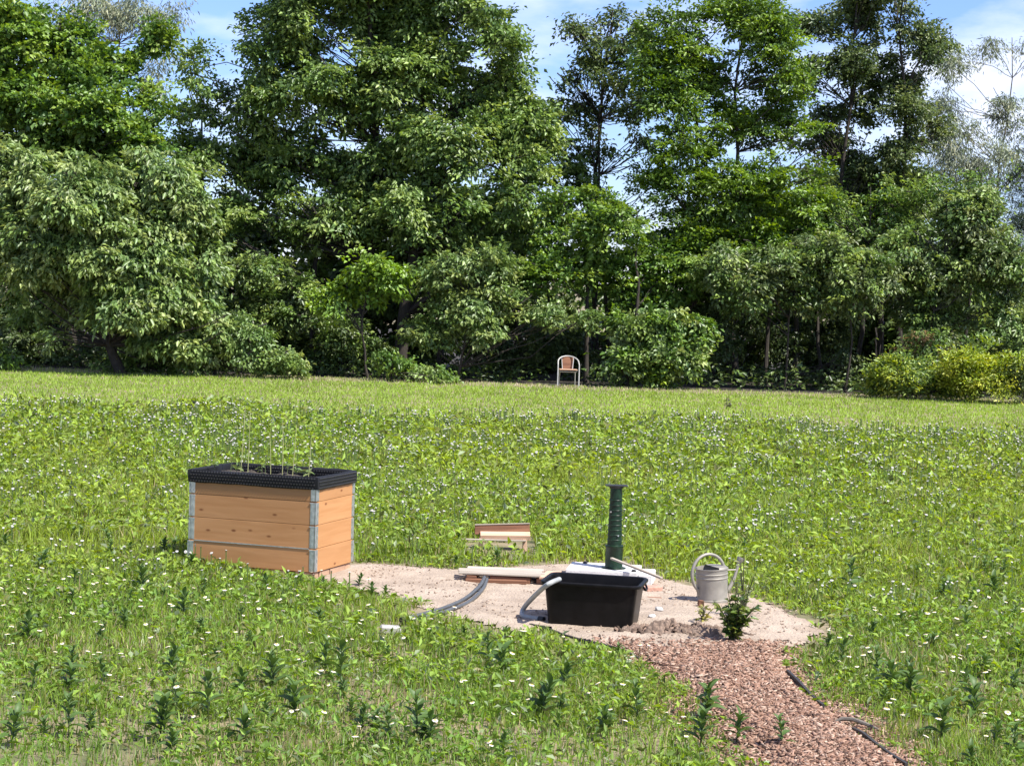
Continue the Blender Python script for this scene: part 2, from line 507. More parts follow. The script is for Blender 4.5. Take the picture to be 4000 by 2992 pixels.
# ------------------------------------------------------------------ meadow grass
def blade_mesh(P, h, w, az, lean, seg2=True):
    n = len(P)
    d = np.stack([np.cos(az), np.sin(az), np.zeros(n)], 1)
    ya = RNG.random(n) * PI
    s = np.stack([np.cos(ya), np.sin(ya), np.zeros(n)], 1)
    up = np.array([0, 0, 1.0])
    b0 = P - s * w[:, None] * .5; b1 = P + s * w[:, None] * .5
    tip = P + d * (lean * h)[:, None] + up * (h * np.sqrt(np.clip(1 - (lean * .8) ** 2, .15, 1)))[:, None]
    if seg2:
        mid = P + d * (lean * h * .32)[:, None] + up * (h * .58)[:, None]
        m0 = mid - s * w[:, None] * .42; m1 = mid + s * w[:, None] * .42
        V = np.stack([b0, b1, m0, m1, tip], 1).reshape(-1, 3)
        k = (np.arange(n) * 5)[:, None, None]
        Fc = (np.array([(0, 1, 3), (0, 3, 2), (2, 3, 4)])[None] + k).reshape(-1, 3)
        return V, Fc, 5
    V = np.stack([b0, b1, tip], 1).reshape(-1, 3)
    return V, np.arange(n * 3).reshape(-1, 3), 3

def leaf_mesh(P, A, N, Ln, Wd, fold=.25):
    """diamond leaves folded along the midrib: P base, A axis, N normal"""
    S = nrm(np.cross(A, N)); N2 = nrm(np.cross(S, A))
    mid = P + A * (Ln * .45)[:, None] + N2 * (Ln * .06)[:, None]
    e = N2 * (Wd * fold)[:, None]
    V = np.stack([P, mid + S * (Wd * .5)[:, None] + e, P + A * Ln[:, None] - N2 * (Ln * .05)[:, None], mid - S * (Wd * .5)[:, None] + e], 1).reshape(-1, 3)
    k = (np.arange(len(P)) * 4)[:, None, None]
    Fc = (np.array([(0, 1, 2), (0, 2, 3)])[None] + k).reshape(-1, 3)
    return V, Fc

CLEAR = [wp([(1560, 2395), (1750, 2355), (1800, 2420), (1620, 2470)]), wp([(960, 2215), (1240, 2240), (1420, 2240), (1420, 2300), (1240, 2285), (960, 2245)]), wp([(1470, 2450), (1575, 2450), (1590, 2520), (1460, 2520)]), wp([(1820, 2120), (2090, 2120), (2095, 2188), (1810, 2188)])]

def grass_keep(x, y, rng):
    sdS = np.minimum(signed(x, y, SAND), signed(x, y, PATH))
    wob = (vnoise(x, y, .3, 21) - .5) * .3 + (vnoise(x, y, .1, 22) - .5) * .14
    k = (sdS + wob) > rng.random(len(x)) * .12 - .02
    # thin worn growth along the lower edge of the sand
    k &= ~((sdS < .45) & (rng.random(len(x)) < .45 * (1 - np.clip(sdS / .45, 0, 1))))
    k &= signed(x, y, BEDPOLY) > .0
    for pl in CLEAR: k &= ~inside(x, y, pl)
    # worn gappy turf close to the viewer
    bare = vnoise(x, y, .55, 23) * .6 + vnoise(x, y, .2, 24) * .4
    lim = np.clip((14.6 - y) / 4.0, 0, 1) * .30 + .30 + .24 * ((x < -1.75) & (y < 14.0))
    k &= (bare > lim) | (rng.random(len(x)) < .35)
    return k

def sample_band(y0, y1, dens, rng):
    w1 = .27 * y1 + 1.6
    n = int(dens * (y1 - y0) * 2 * w1)
    y = rng.uniform(y0, y1, n); x = rng.uniform(-w1, w1, n)
    k = np.abs(x) < .27 * y + 1.6
    x, y = x[k], y[k]
    k = grass_keep(x, y, rng)
    return x[k], y[k]

LIME = np.array([.275, .355, .046]); GREEN = np.array([.145, .26, .04]); OLIVE = np.array([.165, .175, .045]); TAN = np.array([.36, .30, .16])
def meadow_tint(x, y, rng, dry=.06, patch_dry=.30):
    n = len(x)
    a = np.clip(vnoise(x, y, 1.7, 31) * .7 + rng.random(n) * .6 - .25 + np.clip((y - 15) / 14, -.25, .35), 0, 1)[:, None]
    c = GREEN * (1 - a) + LIME * a
    b = (rng.random(n) < .14)[:, None]; c = np.where(b, OLIVE, c)
    c = np.where((rng.random(n) < .07)[:, None], np.array([.26, .31, .16]), c)
    dn = dry + patch_dry * np.clip((vnoise(x, y, .6, 32) - .55) * 3, 0, 1) * np.clip((17 - y) / 5, 0, 1)
    c = np.where((rng.random(n) < dn)[:, None], TAN, c)
    return c * (.55 + .85 * rng.random((n, 1)))

def edge_y(x):      # far limit of the tall growth: the mown strip begins there
    return 37.6 + 1.3 * (vnoise(x, x * 0 + 3, 2.2, 41) - .5) * 2 + .6 * (vnoise(x, x * 0 + 9, .5, 42) - .5)

VV, FF, TT = [], [], []
def push(V, Fc, T):
    off = sum(len(v) for v in VV)
    VV.append(V); FF.append(Fc + off); TT.append(T)

for y0, y1, dens, wd, hmin, hmax in [(10.4, 14, 2300, .0055, .05, .15), (14, 19, 1650, .0065, .07, .19), (19, 27, 850, .009, .12, .27), (27, 40, 430, .013, .14, .30)]:
    x, y = sample_band(y0, y1, dens, RNG)
    if y1 == 40: k = y < edge_y(x); x, y = x[k], y[k]
    n = len(x)
    h = (hmin + (hmax - hmin) * np.clip(vnoise(x, y, .8, 51) * .7 + RNG.random(n) * .5 - .1, 0, 1))
    h *= np.clip(.45 + 1.4 * np.minimum(signed(x, y, SAND), signed(x, y, PATH)), .4, 1)
    V, Fc, k = blade_mesh(np.stack([x, y, np.zeros(n)], 1), h, wd * RNG.uniform(.7, 1.4, n), RNG.random(n) * 2 * PI, RNG.uniform(.05, .85, n), y1 <= 27)
    push(V, Fc, np.repeat(meadow_tint(x, y, RNG), k, 0))
# short mown strip
x, y = sample_band(36.5, 52.4, 270, RNG)
k = y > edge_y(x) - .4; x, y = x[k], y[k]; n = len(x)
V, Fc, k = blade_mesh(np.stack([x, y, np.zeros(n)], 1), RNG.uniform(.03, .085, n), .022 * RNG.uniform(.7, 1.4, n), RNG.random(n) * 2 * PI, RNG.uniform(.1, .8, n), False)
c = np.array([.265, .385, .058]) * (.8 + .4 * RNG.random((n, 1))) * (.88 + .25 * vnoise(x, y, 1.5, 61)[:, None])
dry = ((y > 50.6 + .8 * (vnoise(x, y, 1.2, 63) - .5)) & (RNG.random(n) < .55)) | (RNG.random(n) < .02)
c = np.where(dry[:, None], np.array([.46, .40, .26]) * (.8 + .3 * RNG.random((n, 1))), c)
push(V, Fc, np.repeat(c, k, 0))
go = link('meadow_grass', np_mesh('meadow_grass', np.concatenate(VV), np.concatenate(FF), 'grass', np.concatenate(TT)))
tag(go, 'bright green meadow grass reaching to the trees', 'grass', kind='stuff')

# low broad leaves among the grass
VV, FF, TT = [], [], []
for y0, y1, dens, ln, hmax in [(10.4, 14, 1350, .048, .11), (14, 19, 1050, .054, .15), (19, 27, 650, .066, .24), (27, 40, 360, .088, .30)]:
    x, y = sample_band(y0, y1, dens, RNG)
    if y1 == 40: k = y < edge_y(x); x, y = x[k], y[k]
    k = vnoise(x, y, .45, 71) * .6 + vnoise(x, y, .16, 72) * .4 + RNG.normal(0, .08, len(x)) > .40
    x, y = x[k], y[k]; n = len(x)
    z = hmax * RNG.random(n) ** .8 * (.5 + .7 * vnoise(x, y, .8, 51))
    z *= np.clip(.35 + 1.4 * np.minimum(signed(x, y, SAND), signed(x, y, PATH)), .2, 1)
    az = RNG.random(n) * 2 * PI; el = RNG.normal(.25, .45, n)
    A = np.stack([np.cos(az) * np.cos(el), np.sin(az) * np.cos(el), np.sin(el)], 1)
    N = nrm(np.array([0, 0, 1.0]) + RNG.normal(0, .65, (n, 3)))
    Ln = ln * RNG.uniform(.6, 1.5, n)
    V, Fc = leaf_mesh(np.stack([x, y, z], 1), A, N, Ln, Ln * RNG.uniform(.28, .55, n))
    push(V, Fc, np.repeat(meadow_tint(x, y + 2, RNG, .0, .05) * np.array([.95, .98, 1.05]), 4, 0))
lo = link('meadow_herbs', np_mesh('meadow_herbs', np.concatenate(VV), np.concatenate(FF), 'grass', np.concatenate(TT)))
tag(lo, 'low broad leaved herbs mixed through the meadow', 'herbs', kind='stuff')

# ------------------------------------------------------------------ white meadow flowers
def flower_arrays(x, y, z, r, rng):
    """white ray ring with a yellow dome, on a thin stem"""
    n = len(x); K = 7
    tilt = nrm(np.array([0, -.25, 1.0]) + rng.normal(0, .35, (n, 3)))
    t1 = nrm(np.cross(tilt, rng.normal(0, 1, (n, 3)))); t2 = np.cross(tilt, t1)
    c = np.stack([x, y, z], 1)
    V = []; col = []
    for k in range(K):
        w = 2 * PI * k / K
        rr = (r * rng.uniform(.8, 1.1, n))[:, None]
        V.append(c + (t1 * math.cos(w) + t2 * math.sin(w)) * rr - tilt * rr * .12); col.append(np.tile([.44, .44, .45], (n, 1)))
    for k in range(3):
        w = 2 * PI * k / 3
        V.append(c + (t1 * math.cos(w) + t2 * math.sin(w)) * (r * .36)[:, None] + tilt * (r * .10)[:, None]); col.append(np.tile([.62, .42, .05], (n, 1)))
    V.append(c - tilt * (r * .05)[:, None]); col.append(np.tile([.44, .44, .45], (n, 1)))
    b = np.stack([x, y, z * 0], 1)
    sw = np.array([.0022, 0, 0]) * np.ones((n, 1)) * (1 + y[:, None] / 15)
    for p, s in ((b, -1), (b, 1), (c, 1), (c, -1)):
        V.append(p + sw * s - tilt * (.2 * r)[:, None] * (1 if p is c else 0)); col.append(np.tile([.10, .15, .04], (n, 1)))
    per = len(V)
    V = np.stack(V, 1).reshape(-1, 3); col = np.stack(col, 1).reshape(-1, 3)
    tri = [(K + 3, k, (k + 1) % K) for k in range(K)] + [(K, K + 1, K + 2)] + [(K + 4, K + 5, K + 6), (K + 4, K + 6, K + 7)]
    Fc = (np.array(tri)[None] + (np.arange(n) * per)[:, None, None]).reshape(-1, 3)
    return V, Fc, col

VV, FF, TT = [], [], []
for y0, y1, dens, r0, z0, z1 in [(16.5, 20, 11, .012, .12, .24), (20, 27, 15, .0125, .17, .30), (27, 40, 17, .0145, .2, .36)]:
    x, y = sample_band(y0, y1, dens, RNG)
    if y1 == 40: k = y < edge_y(x) + .3; x, y = x[k], y[k]
    # clustered
    k = vnoise(x, y, .5, 81) * .5 + vnoise(x, y, 1.6, 82) * .5 + RNG.normal(0, .1, len(x)) > .46
    x, y = x[k], y[k]
    rep = RNG.integers(1, 4, len(x)); x = np.repeat(x, rep) + RNG.normal(0, .045, rep.sum()); y = np.repeat(y, rep) + RNG.normal(0, .045, rep.sum())
    k = grass_keep(x, y, RNG); x, y = x[k], y[k]
    n = len(x)
    V, Fc, T = flower_arrays(x, y, RNG.uniform(z0, z1, n), r0 * RNG.uniform(.7, 1.35, n), RNG)
    push(V, Fc, T)
fo = link('white_meadow_flowers', np_mesh('white_meadow_flowers', np.concatenate(VV), np.concatenate(FF), 'tint', np.concatenate(TT)))
tag(fo, 'countless small white flowers across the far meadow', 'flowers', kind='stuff')

# the nearest flowers are things of their own
fl_heads, fl_stems = [], []
def tinted(mb_v, mb_f, cols, name, mat='tint'):
    return np_mesh(name, np.array(mb_v), np.array(mb_f), mat, np.array(cols))
for q in range(4):
    rr = random.Random(300 + q); v = []; f = []; c = []
    K = 12; r = .019
    v.append((0, 0, .002)); c.append((.62, .42, .05))
    for k in range(K):
        w = 2 * PI * k / K
        v.append((math.cos(w) * r * .24, math.sin(w) * r * .24, .003)); c.append((.66, .46, .06))
    for k in range(2 * K):
        w = 2 * PI * (k + .0) / (2 * K); rad = r * (rr.uniform(.95, 1.12) if k % 2 == 0 else .72)
        v.append((math.cos(w) * rad, math.sin(w) * rad, -.003 + rr.uniform(-.002, .002))); c.append((.76, .74, .76))
    for k in range(K):
        k2 = (k + 1) % K
        f.append((0, 1 + k, 1 + k2))
        a, b_, d = 1 + K + 2 * k, 1 + K + (2 * k + 1) % (2 * K), 1 + K + (2 * k + 2) % (2 * K)
        f += [(1 + k, a, b_), (1 + k, b_, 1 + k2), (1 + k2, b_, d)]
    fl_heads.append(tinted(v, f, c, 'flower_head'))
    h = .13 + .03 * q
    s = MB().tube([(0, 0, -h), (rr.uniform(-.01, .01), rr.uniform(-.01, .01), -h * .5), (0, 0, 0)], .0016, 4)
    me = s.mesh('flower_stem', 'grass'); a = me.attributes.new('tint', 'FLOAT_COLOR', 'POINT')
    a.data.foreach_set('color', np.tile(np.array([.09, .14, .035, 1], np.float32), len(me.vertices)))
    fl_stems.append((me, h))
cnt = 0
rgf = np.random.default_rng(77)
x, y = sample_band(10.9, 16.8, 13, rgf)
k = (np.abs(x) < .25 * y); x, y = x[k], y[k]
k = vnoise(x, y, .6, 83) > .36; x, y = x[k], y[k]
for i in np.argsort(y)[:295]:
    q = i % 4; me, h = fl_stems[q]
    fxp, fyp = float(x[i]), float(y[i])
    e = thing('daisy_flower', 'small white daisy with yellow centre in the near short grass', 'flower', (fxp, fyp, 0), float(rgf.random() * 6.28), 'white flowers in the near grass')
    st = link('stem', me, e); st.location = (0, 0, h)
    hd = link('flower_head', fl_heads[(i * 7) % 4], e); hd.location = (0, 0, h)
    hd.rotation_euler = (float(rgf.normal(0, .22)), float(rgf.normal(0, .22)), 0)
    sc = float(rgf.uniform(.55, 1.05)); hd.scale = (sc, sc, sc)

# ------------------------------------------------------------------ dark leafy weeds standing in the turf
def lance_leaf(name, L_, W_, curl, col):
    n = 6; v = []; f = []
    prof = [.25, .75, 1.0, .85, .5, .02]
    for i in range(n):
        t = i / (n - 1); xx = L_ * t; zz = curl * L_ * (t * .9 - t * t * 1.1); w = W_ / 2 * prof[i]
        v += [(xx, -w, zz + w * .5), (xx, 0, zz), (xx, w, zz + w * .5)]
    for i in range(n - 1):
        a = i * 3
        f += [(a, a + 3, a + 4, a + 1), (a + 1, a + 4, a + 5, a + 2)]
    me = np_mesh(name, v, f, 'weed', np.tile(col, (len(v), 1)), True)
    return me
weed_leaves = [lance_leaf('leaf', .125, .050, .5, (.075, .135, .032)), lance_leaf('leaf', .105, .044, .8, (.10, .165, .046)), lance_leaf('leaf', .115, .048, .3, (.07, .125, .03))]
def tint_mesh(me, col):
    a = me.attributes.new('tint', 'FLOAT_COLOR', 'POINT')
    a.data.foreach_set('color', np.tile(np.array(list(col) + [1], np.float32), len(me.vertices)))
    return me

def weed_proto(seed):
    rr = random.Random(seed)
    h = rr.uniform(.16, .25)
    root = thing('leafy_weed', 'dark green leafy weed standing above the turf', 'weed', (0, 0, 0), 0, 'dark leafy weeds in the near meadow')
    bend = rr.uniform(-.03, .03)
    me = tint_mesh(MB().tube([(0, 0, -.01), (bend * .4, 0, h * .5), (bend, 0, h)], [.005, .004, .002], 5).mesh('stem', 'leaf'), (.06, .09, .03))
    link('stem', me, root)
    nl = rr.randint(12, 15)
    for k in range(nl):
        t = .22 + .78 * (k + 1) / nl
        o = link('leaf', weed_leaves[rr.randrange(3)], root)
        o.location = (bend * t, 0, h * t)
        s = 1.1 - .38 * t + rr.uniform(-.1, .1)
        o.scale = (s, s, s)
        o.rotation_euler = (rr.uniform(-.25, .25), -(.30 + .6 * t ** 2 + rr.uniform(-.3, .3)), k * 2.4 + rr.uniform(-.3, .3))
    return root
def copy_tree(o, parent=None):
    c = o.copy(); C.objects.link(c); c.parent = parent
    for ch in list(o.children): copy_tree(ch, c)
    return c
protos = [weed_proto(s) for s in (3, 8, 15, 21)]
spots = [(155, 1325), (395, 1340), (150, 1470), (152, 1515), (272, 1370), (368, 1470), (735, 1490), (520, 1515), (592, 1500), (575, 1290), (1056, 1450), (1078, 1470), (1125, 1395),
         (1212, 1500), (1378, 1570), (1525, 1555), (1512, 1620), (1590, 1610), (1690, 1625), (372, 1640), (345, 1600), (525, 1615), (900, 1610), (930, 1620), (830, 1300), (772, 1270),
         (1895, 1470), (1932, 1500), (1965, 1520), (1882, 1395), (2095, 1390), (2190, 1500), (440, 1225), (513, 1228), (700, 1460), (25, 1615), (690, 1365), (1088, 1395), (845, 1615),
         (2110, 1560), (2010, 1420), (60, 1400), (235, 1235), (90, 1250), (310, 1290), (2150, 1300), (1830, 1290), (640, 1560), (1300, 1600), (1165, 1560), (450, 1560), (2030, 1610)]
rw = random.Random(9)
while len(spots) < 165:
    yw = rw.uniform(11.2, 24); xw = rw.uniform(-.25, .25) * yw
    px_, py_ = np.array([xw]), np.array([yw])
    if min(signed(px_, py_, SAND)[0], signed(px_, py_, PATH)[0], signed(px_, py_, BEDPOLY)[0]) < .12: continue
    v_ = CM.transposed() @ (Vector((xw, yw, 0)) - Vector((0, 0, CAMZ)))
    spots.append(((2000 + FPX * v_.x / -v_.z) / 1.8083, (1496 - FPX * v_.y / -v_.z) / 1.8083))
for i, (a, b) in enumerate(spots):
    o = protos[i] if i < 4 else copy_tree(protos[i % 4])
    p = at(a * 1.8083, b * 1.8083)
    o.location = (p.x, p.y, 0)
    o.rotation_euler = (rw.uniform(-.12, .12), rw.uniform(-.12, .12), rw.uniform(0, 6.28))
    s = rw.uniform(.75, 1.25) * (1.0 if i < 52 else .72) * (.6 if i in (24, 25, 12, 37) else 1); o.scale = (s, s, s)
#MARK_OBJECTS
# ------------------------------------------------------------------ raised bed of stacked pallet collars
ctr = (np.array(BEDPOLY[0]) + np.array(BEDPOLY[2])) / 2
bed = thing('raised_bed', 'orange pine raised bed of stacked collars with black dimpled liner folded over its rim', 'raised bed', (ctr[0], ctr[1], .06), -TH)
board_long = bevel_box('board', (1.19, .02, .1968), 'pine', .002)
board_short = bevel_box('board', (.755, .02, .1968), 'pine', .002)
rb = random.Random(4)
TOPZ = .8
def put(name, me, parent, loc, rz=0.0):
    o = link(name, me, parent); o.location = loc; o.rotation_euler = (0, 0, rz); return o
hinge_cache = {}
def hinge_mesh(sx, sy):
    if (sx, sy) in hinge_cache: return hinge_cache[(sx, sy)]
    m = MB()
    # plates on the long and the short side, knuckle on the corner; slots as raised pressings
    m.box((sx * -.021, sy * .0115, 0), (.042, .003, .186))
    m.box((sx * .0115, sy * -.020, 0), (.003, .034, .186))
    m.tube([(sx * .009, sy * .009, -.093), (sx * .009, sy * .009, .093)], .0075, 8)
    for z in (-.07, 0.0, .07):
        m.box((sx * -.022, sy * .0145, z), (.012, .005, .028))
        m.box((sx * .0145, sy * -.020, z), (.005, .010, .028))
    m.box((sx * -.022, sy * .0150, .088), (.05, .006, .007))
    me = m.mesh('corner_hinge', 'steel'); hinge_cache[(sx, sy)] = me
    return me
for t in range(4):
    z = .1 + .2 * t
    o = .004 if t == 0 else (.0 if t != 3 else .001)       # the lowest collar sits a little proud
    dx = [0, .001, -.002, .002][t]
    put('board', board_long, bed, (dx, -.39 - o, z)); put('board', board_long, bed, (dx, .39 + o, z), PI)
    put('board', board_short, bed, (.588 + o, 0, z), PI / 2); put('board', board_short, bed, (-.588 - o, 0, z), -PI / 2)
    for sx in (-1, 1):
        for sy in (-1, 1):
            put('corner_hinge', hinge_mesh(sx, sy), bed, (sx * (.588 + o), sy * (.39 + o), z))
strip = MB().box((0, -.4075, .2), (1.09, .004, .008)).build('metal_strip', 'steel', bed)

# liner: outside skirt, over the rim, down the inside
def rect_ring(off, z, wob, seed, n=(24, 16)):
    rr = np.random.default_rng(seed)
    hx, hy = .6 + off, .402 + off; pts = []
    nx, ny = n
    for i in range(nx): pts.append((-hx + 2 * hx * i / nx, -hy))
    for i in range(ny): pts.append((hx, -hy + 2 * hy * i / ny))
    for i in range(nx): pts.append((hx - 2 * hx * i / nx, hy))
    for i in range(ny): pts.append((-hx, hy - 2 * hy * i / ny))
    a = rr.normal(0, wob, len(pts)); a = (a + np.roll(a, 1) + np.roll(a, -1)) / 3
    b = rr.normal(0, wob, len(pts)); b = (b + np.roll(b, 1) + np.roll(b, -1)) / 3
    res = []
    for (x_, y_), p_, q_ in zip(pts, a, b):
        l_ = math.hypot(x_, y_); res.append((x_ + x_ / l_ * abs(p_), y_ + y_ / l_ * abs(p_), z + q_))
    return res
rings = [rect_ring(.010, .702, .004, 1), rect_ring(.014, .75, .004, 2), rect_ring(.013, .80, .004, 3), rect_ring(.008, .811, .004, 4), rect_ring(-.020, .811, .003, 5), rect_ring(-.029, .80, .001, 6), rect_ring(-.031, .60, .001, 7)]
liner = MB().loft(rings).build('liner', 'liner', bed, True)
liner['label'] = 'black dimpled membrane folded over the rim'
dm = MB()
def dimple(c, n, u, w, r=.0095, d=.010):
    c, n, u, w = Vector(c), Vector(n), Vector(u), Vector(w)
    vs = [c + (u * math.cos(k * PI / 3) + w * math.sin(k * PI / 3)) * r for k in range(6)] + [c + (u * math.cos(k * PI / 3) + w * math.sin(k * PI / 3)) * r * .55 + n * d for k in range(6)]
    dm.add(vs, [(k, (k + 1) % 6, (k + 1) % 6 + 6, k + 6) for k in range(6)] + [tuple(range(6, 12))])
for r_i in range(4):
    z = .716 + r_i * .0265
    for k in range(44):
        xx = -.585 + k * .0268 + (.0134 if r_i % 2 else 0)
        dimple((xx, -.4150, z), (0, -1, 0), (1, 0, 0), (0, 0, 1))
        dimple((xx * .94, .3725, z - .010), (0, -1, 0), (1, 0, 0), (0, 0, 1))
    for k in range(29):
        yy = -.38 + k * .0268 + (.0134 if r_i % 2 else 0)
        dimple((.6130, yy, z), (1, 0, 0), (0, 1, 0), (0, 0, 1))
d_o = dm.build('dimple', 'dimple', liner)
d_o['kind'] = 'stuff'
# soil
nx, ny = 60, 40
gx, gy = np.meshgrid(np.linspace(-.57, .57, nx), np.linspace(-.372, .372, ny), indexing='ij')
gz = .70 + .05 * vnoise(gx.ravel(), gy.ravel(), .12, 90) + .025 * vnoise(gx.ravel(), gy.ravel(), .035, 91)
idx = np.arange(nx * ny).reshape(nx, ny)
Q = np.stack([idx[:-1, :-1], idx[1:, :-1], idx[1:, 1:], idx[:-1, 1:]], -1).reshape(-1, 4)
link('soil', np_mesh('soil', np.stack([gx.ravel(), gy.ravel(), gz], 1), Q, 'soil'), bed)

# pallet under the bed
pal = thing('pallet', 'low wooden pallet under the raised bed, half sunk in sand', 'pallet', (ctr[0], ctr[1], 0), -TH)
for k, (xx, lx) in enumerate(((-.44, .27), (-.12, .30), (.20, .24), (.50, .17))):
    put('block', bevel_box('block', (lx, .10, .062), 'pallet_wood', .004, .003, 80 + k), pal, (xx, -.34, .026))
    put('block', bevel_box('block', (lx, .10, .062), 'pallet_wood', .004, .003, 90 + k), pal, (xx, .34, .026))
for k, (yy, ly) in enumerate(((-.17, .20), (.11, .33))):
    put('block', bevel_box('block', (ly, .12, .062), 'pallet_wood', .004, .003, 85 + k), pal, (.53, yy, .026), PI / 2)
    put('block', bevel_box('block', (ly, .12, .062), 'pallet_wood', .004, .003, 95 + k), pal, (-.53, yy, .026), PI / 2)

# plants and canes in the bed
def in_bed(x_, y_, z_):
    c_, s_ = math.cos(-TH), math.sin(-TH)
    return (ctr[0] + c_ * x_ - s_ * y_, ctr[1] + s_ * x_ + c_ * y_, .06 + z_)
cane_data = [(-.36, .08, .60, .03), (-.24, -.02, .56, .01), (.04, .1, .50, -.01), (.2, -.05, .47, .03), (.33, .0, .36, .02), (-.12, .2, .36, -.02)]
clab = ['tallest thin cane in the raised bed, beside its leafy end', 'dark thin cane in the bed, next to the tallest one', 'thin cane standing in the middle of the bed', 'pale straight cane in the bed, nearest the long front boards',
        'short thin cane nearest the short end of the bed', 'short greenish cane near the back rim of the bed']
for (a, b, hh, ln), lb in zip(cane_data, clab):
    m = MB().tube([(0, 0, -.08), (ln * .5 + .004, 0, hh * .5), (ln, 0, hh)], [.0042, .0038, .003], 6)
    e = m.build('plant_cane', 'cane', None, True)
    e.location = in_bed(a, b, .75)
    tag(e, lb, 'cane', 'canes in the raised bed')
small_leaf = [lance_leaf('leaf', .075, .032, .2, (.16, .20, .07)), lance_leaf('leaf', .06, .028, .6, (.12, .19, .06))]
sd_lab = ['pale leafy seedling at the far end of the raised bed']
for i in range(9):
    rr = random.Random(50 + i)
    a = -.5 + i * .115 + rr.uniform(-.03, .03); b = rr.uniform(-.25, .2)
    e = thing('seedling', 'small pale green seedling growing in the raised bed', 'seedling', in_bed(a, b, .745), rr.uniform(0, 6), 'seedlings in the raised bed')
    h = rr.uniform(.07, .12) * (1.2 if i < 5 else .9)
    link('stem', tint_mesh(MB().tube([(0, 0, -.03), (.005, 0, h)], [.003, .002], 5).mesh('stem', 'leaf'), (.16, .2, .08)), e)
    for k in range(rr.randint(4, 7)):
        o = link('leaf', small_leaf[k % 2], e); o.location = (.004, 0, h * rr.uniform(.5, 1)); o.rotation_euler = (rr.uniform(-.4, .4), rr.uniform(-.6, .3), k * 1.9)
        s = rr.uniform(.7, 1.2); o.scale = (s, s, s)

# ------------------------------------------------------------------ black mortar tub
def rrect(hx, hy, r, z, n=5):
    pts = []
    for cx, cy, a0 in ((hx - r, hy - r, 0), (-hx + r, hy - r, PI / 2), (-hx + r, -hy + r, PI), (hx - r, -hy + r, 1.5 * PI)):
        for k in range(n + 1):
            w = a0 + PI / 2 * k / n
            pts.append((cx + r * math.cos(w), cy + r * math.sin(w), z))
    return pts
def SZ(px, py):
    p = at(px, py); return p
tubp = at(2316, 2454)
TZ = .018
tub = thing('mortar_tub', 'large black plastic mortar tub standing on the sand', 'tub', (tubp.x + .01, tubp.y + .18, TZ), math.radians(-11))
HX, HY, HT = .365, .255, .325
body = MB().loft([rrect(HX - .06, HY - .05, .05, .0), rrect(HX - .045, HY - .035, .06, .006), rrect(HX - .012, HY - .010, .07, HT - .025), rrect(HX - .006, HY - .006, .07, HT - .004),
                  rrect(HX - .012, HY - .012, .066, HT - .004), rrect(HX - .018, HY - .016, .066, HT - .03), rrect(HX - .052, HY - .042, .055, .012)], True, True)
body.build('body', 'tub', tub, True)
rim = MB().loft([rrect(HX - .008, HY - .008, .07, HT - .022), rrect(HX + .016, HY + .016, .085, HT - .020), rrect(HX + .020, HY + .020, .088, HT - .010), rrect(HX + .018, HY + .018, .087, HT),
                 rrect(HX + .008, HY + .008, .08, HT + .006), rrect(HX - .009, HY - .009, .068, HT + .002), rrect(HX - .013, HY - .013, .066, HT - .012)])
rim.build('rim', 'tub', tub, True)
for s in (-1, 1):
    MB().tube([(s * (HX + .012), -.07, HT - .02), (s * (HX + .03), -.05, HT - .05), (s * (HX + .03), .05, HT - .05), (s * (HX + .012), .07, HT - .02)], .008, 6).build('handle', 'tub', tub, True)

# ------------------------------------------------------------------ concrete well cover with pump column
slabp = at(2372, 2262)
slab = thing('well_cover', 'pale concrete well cover slab behind the black tub', 'slab', (slabp.x, at(2398, 2222, .12).y + .10, 0), math.radians(-8))
me = bevel_box('slab', (.62, .50, .13), 'concrete', .005, .001, 3); put('slab', me, slab, (-.035, 0, .055))
me = bevel_box('end_block', (.12, .40, .115), 'concrete', .008, .004, 4); put('end_block', me, slab, (.345, -.08, .05))
for k, (a, b) in enumerate(((.24, -.20), (-.22, .18))):
    MB().lathe([(.02, 0), (.022, .012), (.012, .02)], 10, (a, b, .119)).build('bolt', 'dark_metal', slab, True)

pp = at(2398, 2222, .12)
pump = thing('pump_column', 'dark green ribbed iron pump column with flat top plate on the well cover', 'pump', (pp.x, pp.y + .05, .118), 0); pump.scale = (1.16, 1.16, 1.13)
prof = [(.069, 0), (.069, .012), (.066, .02), (.065, .16), (.069, .165), (.069, .178), (.055, .185), (.0515, .30), (.048, .42), (.0455, .54), (.0445, .635)]
col_o = MB().lathe(prof, 24).build('column', 'green_paint', pump, True)
for z in (.225, .262, .30, .338, .376, .414, .452, .49, .53):
    r = .0545 - (z - .19) * .0225
    MB().lathe([(r - .003, -.005), (r + .003, -.003), (r + .0045, 0), (r + .003, .003), (r - .003, .005)], 24, (0, 0, z), False).build('rib', 'green_paint', col_o, True)
bevel = bevel_box('top_plate', (.165, .10, .010), 'dark_metal', .002); put('top_plate', bevel, pump, (.0, 0, .640))
MB().lathe([(.05, .62), (.056, .63), (.056, .6352)], 20).build('flange', 'dark_metal', pump, True)
fl_o = MB().lathe([(.092, 0), (.092, .008), (.07, .012)], 20).build('base_flange', 'green_paint', pump, True)
for k in range(4):
    w = PI / 4 + k * PI / 2
    MB().lathe([(.009, 0), (.009, .012), (.004, .016)], 8, (.079 * math.cos(w), .079 * math.sin(w), .0)).build('bolt', 'dark_metal', fl_o)
for z, w in ((.44, -2.3), (.26, -1.2)):
    r = .0545 - (z - .19) * .0225
    MB().tube([(r * math.cos(w), r * math.sin(w), z), ((r + .012) * math.cos(w), (r + .012) * math.sin(w), z)], .006, 8).build('screw', 'steel', col_o)

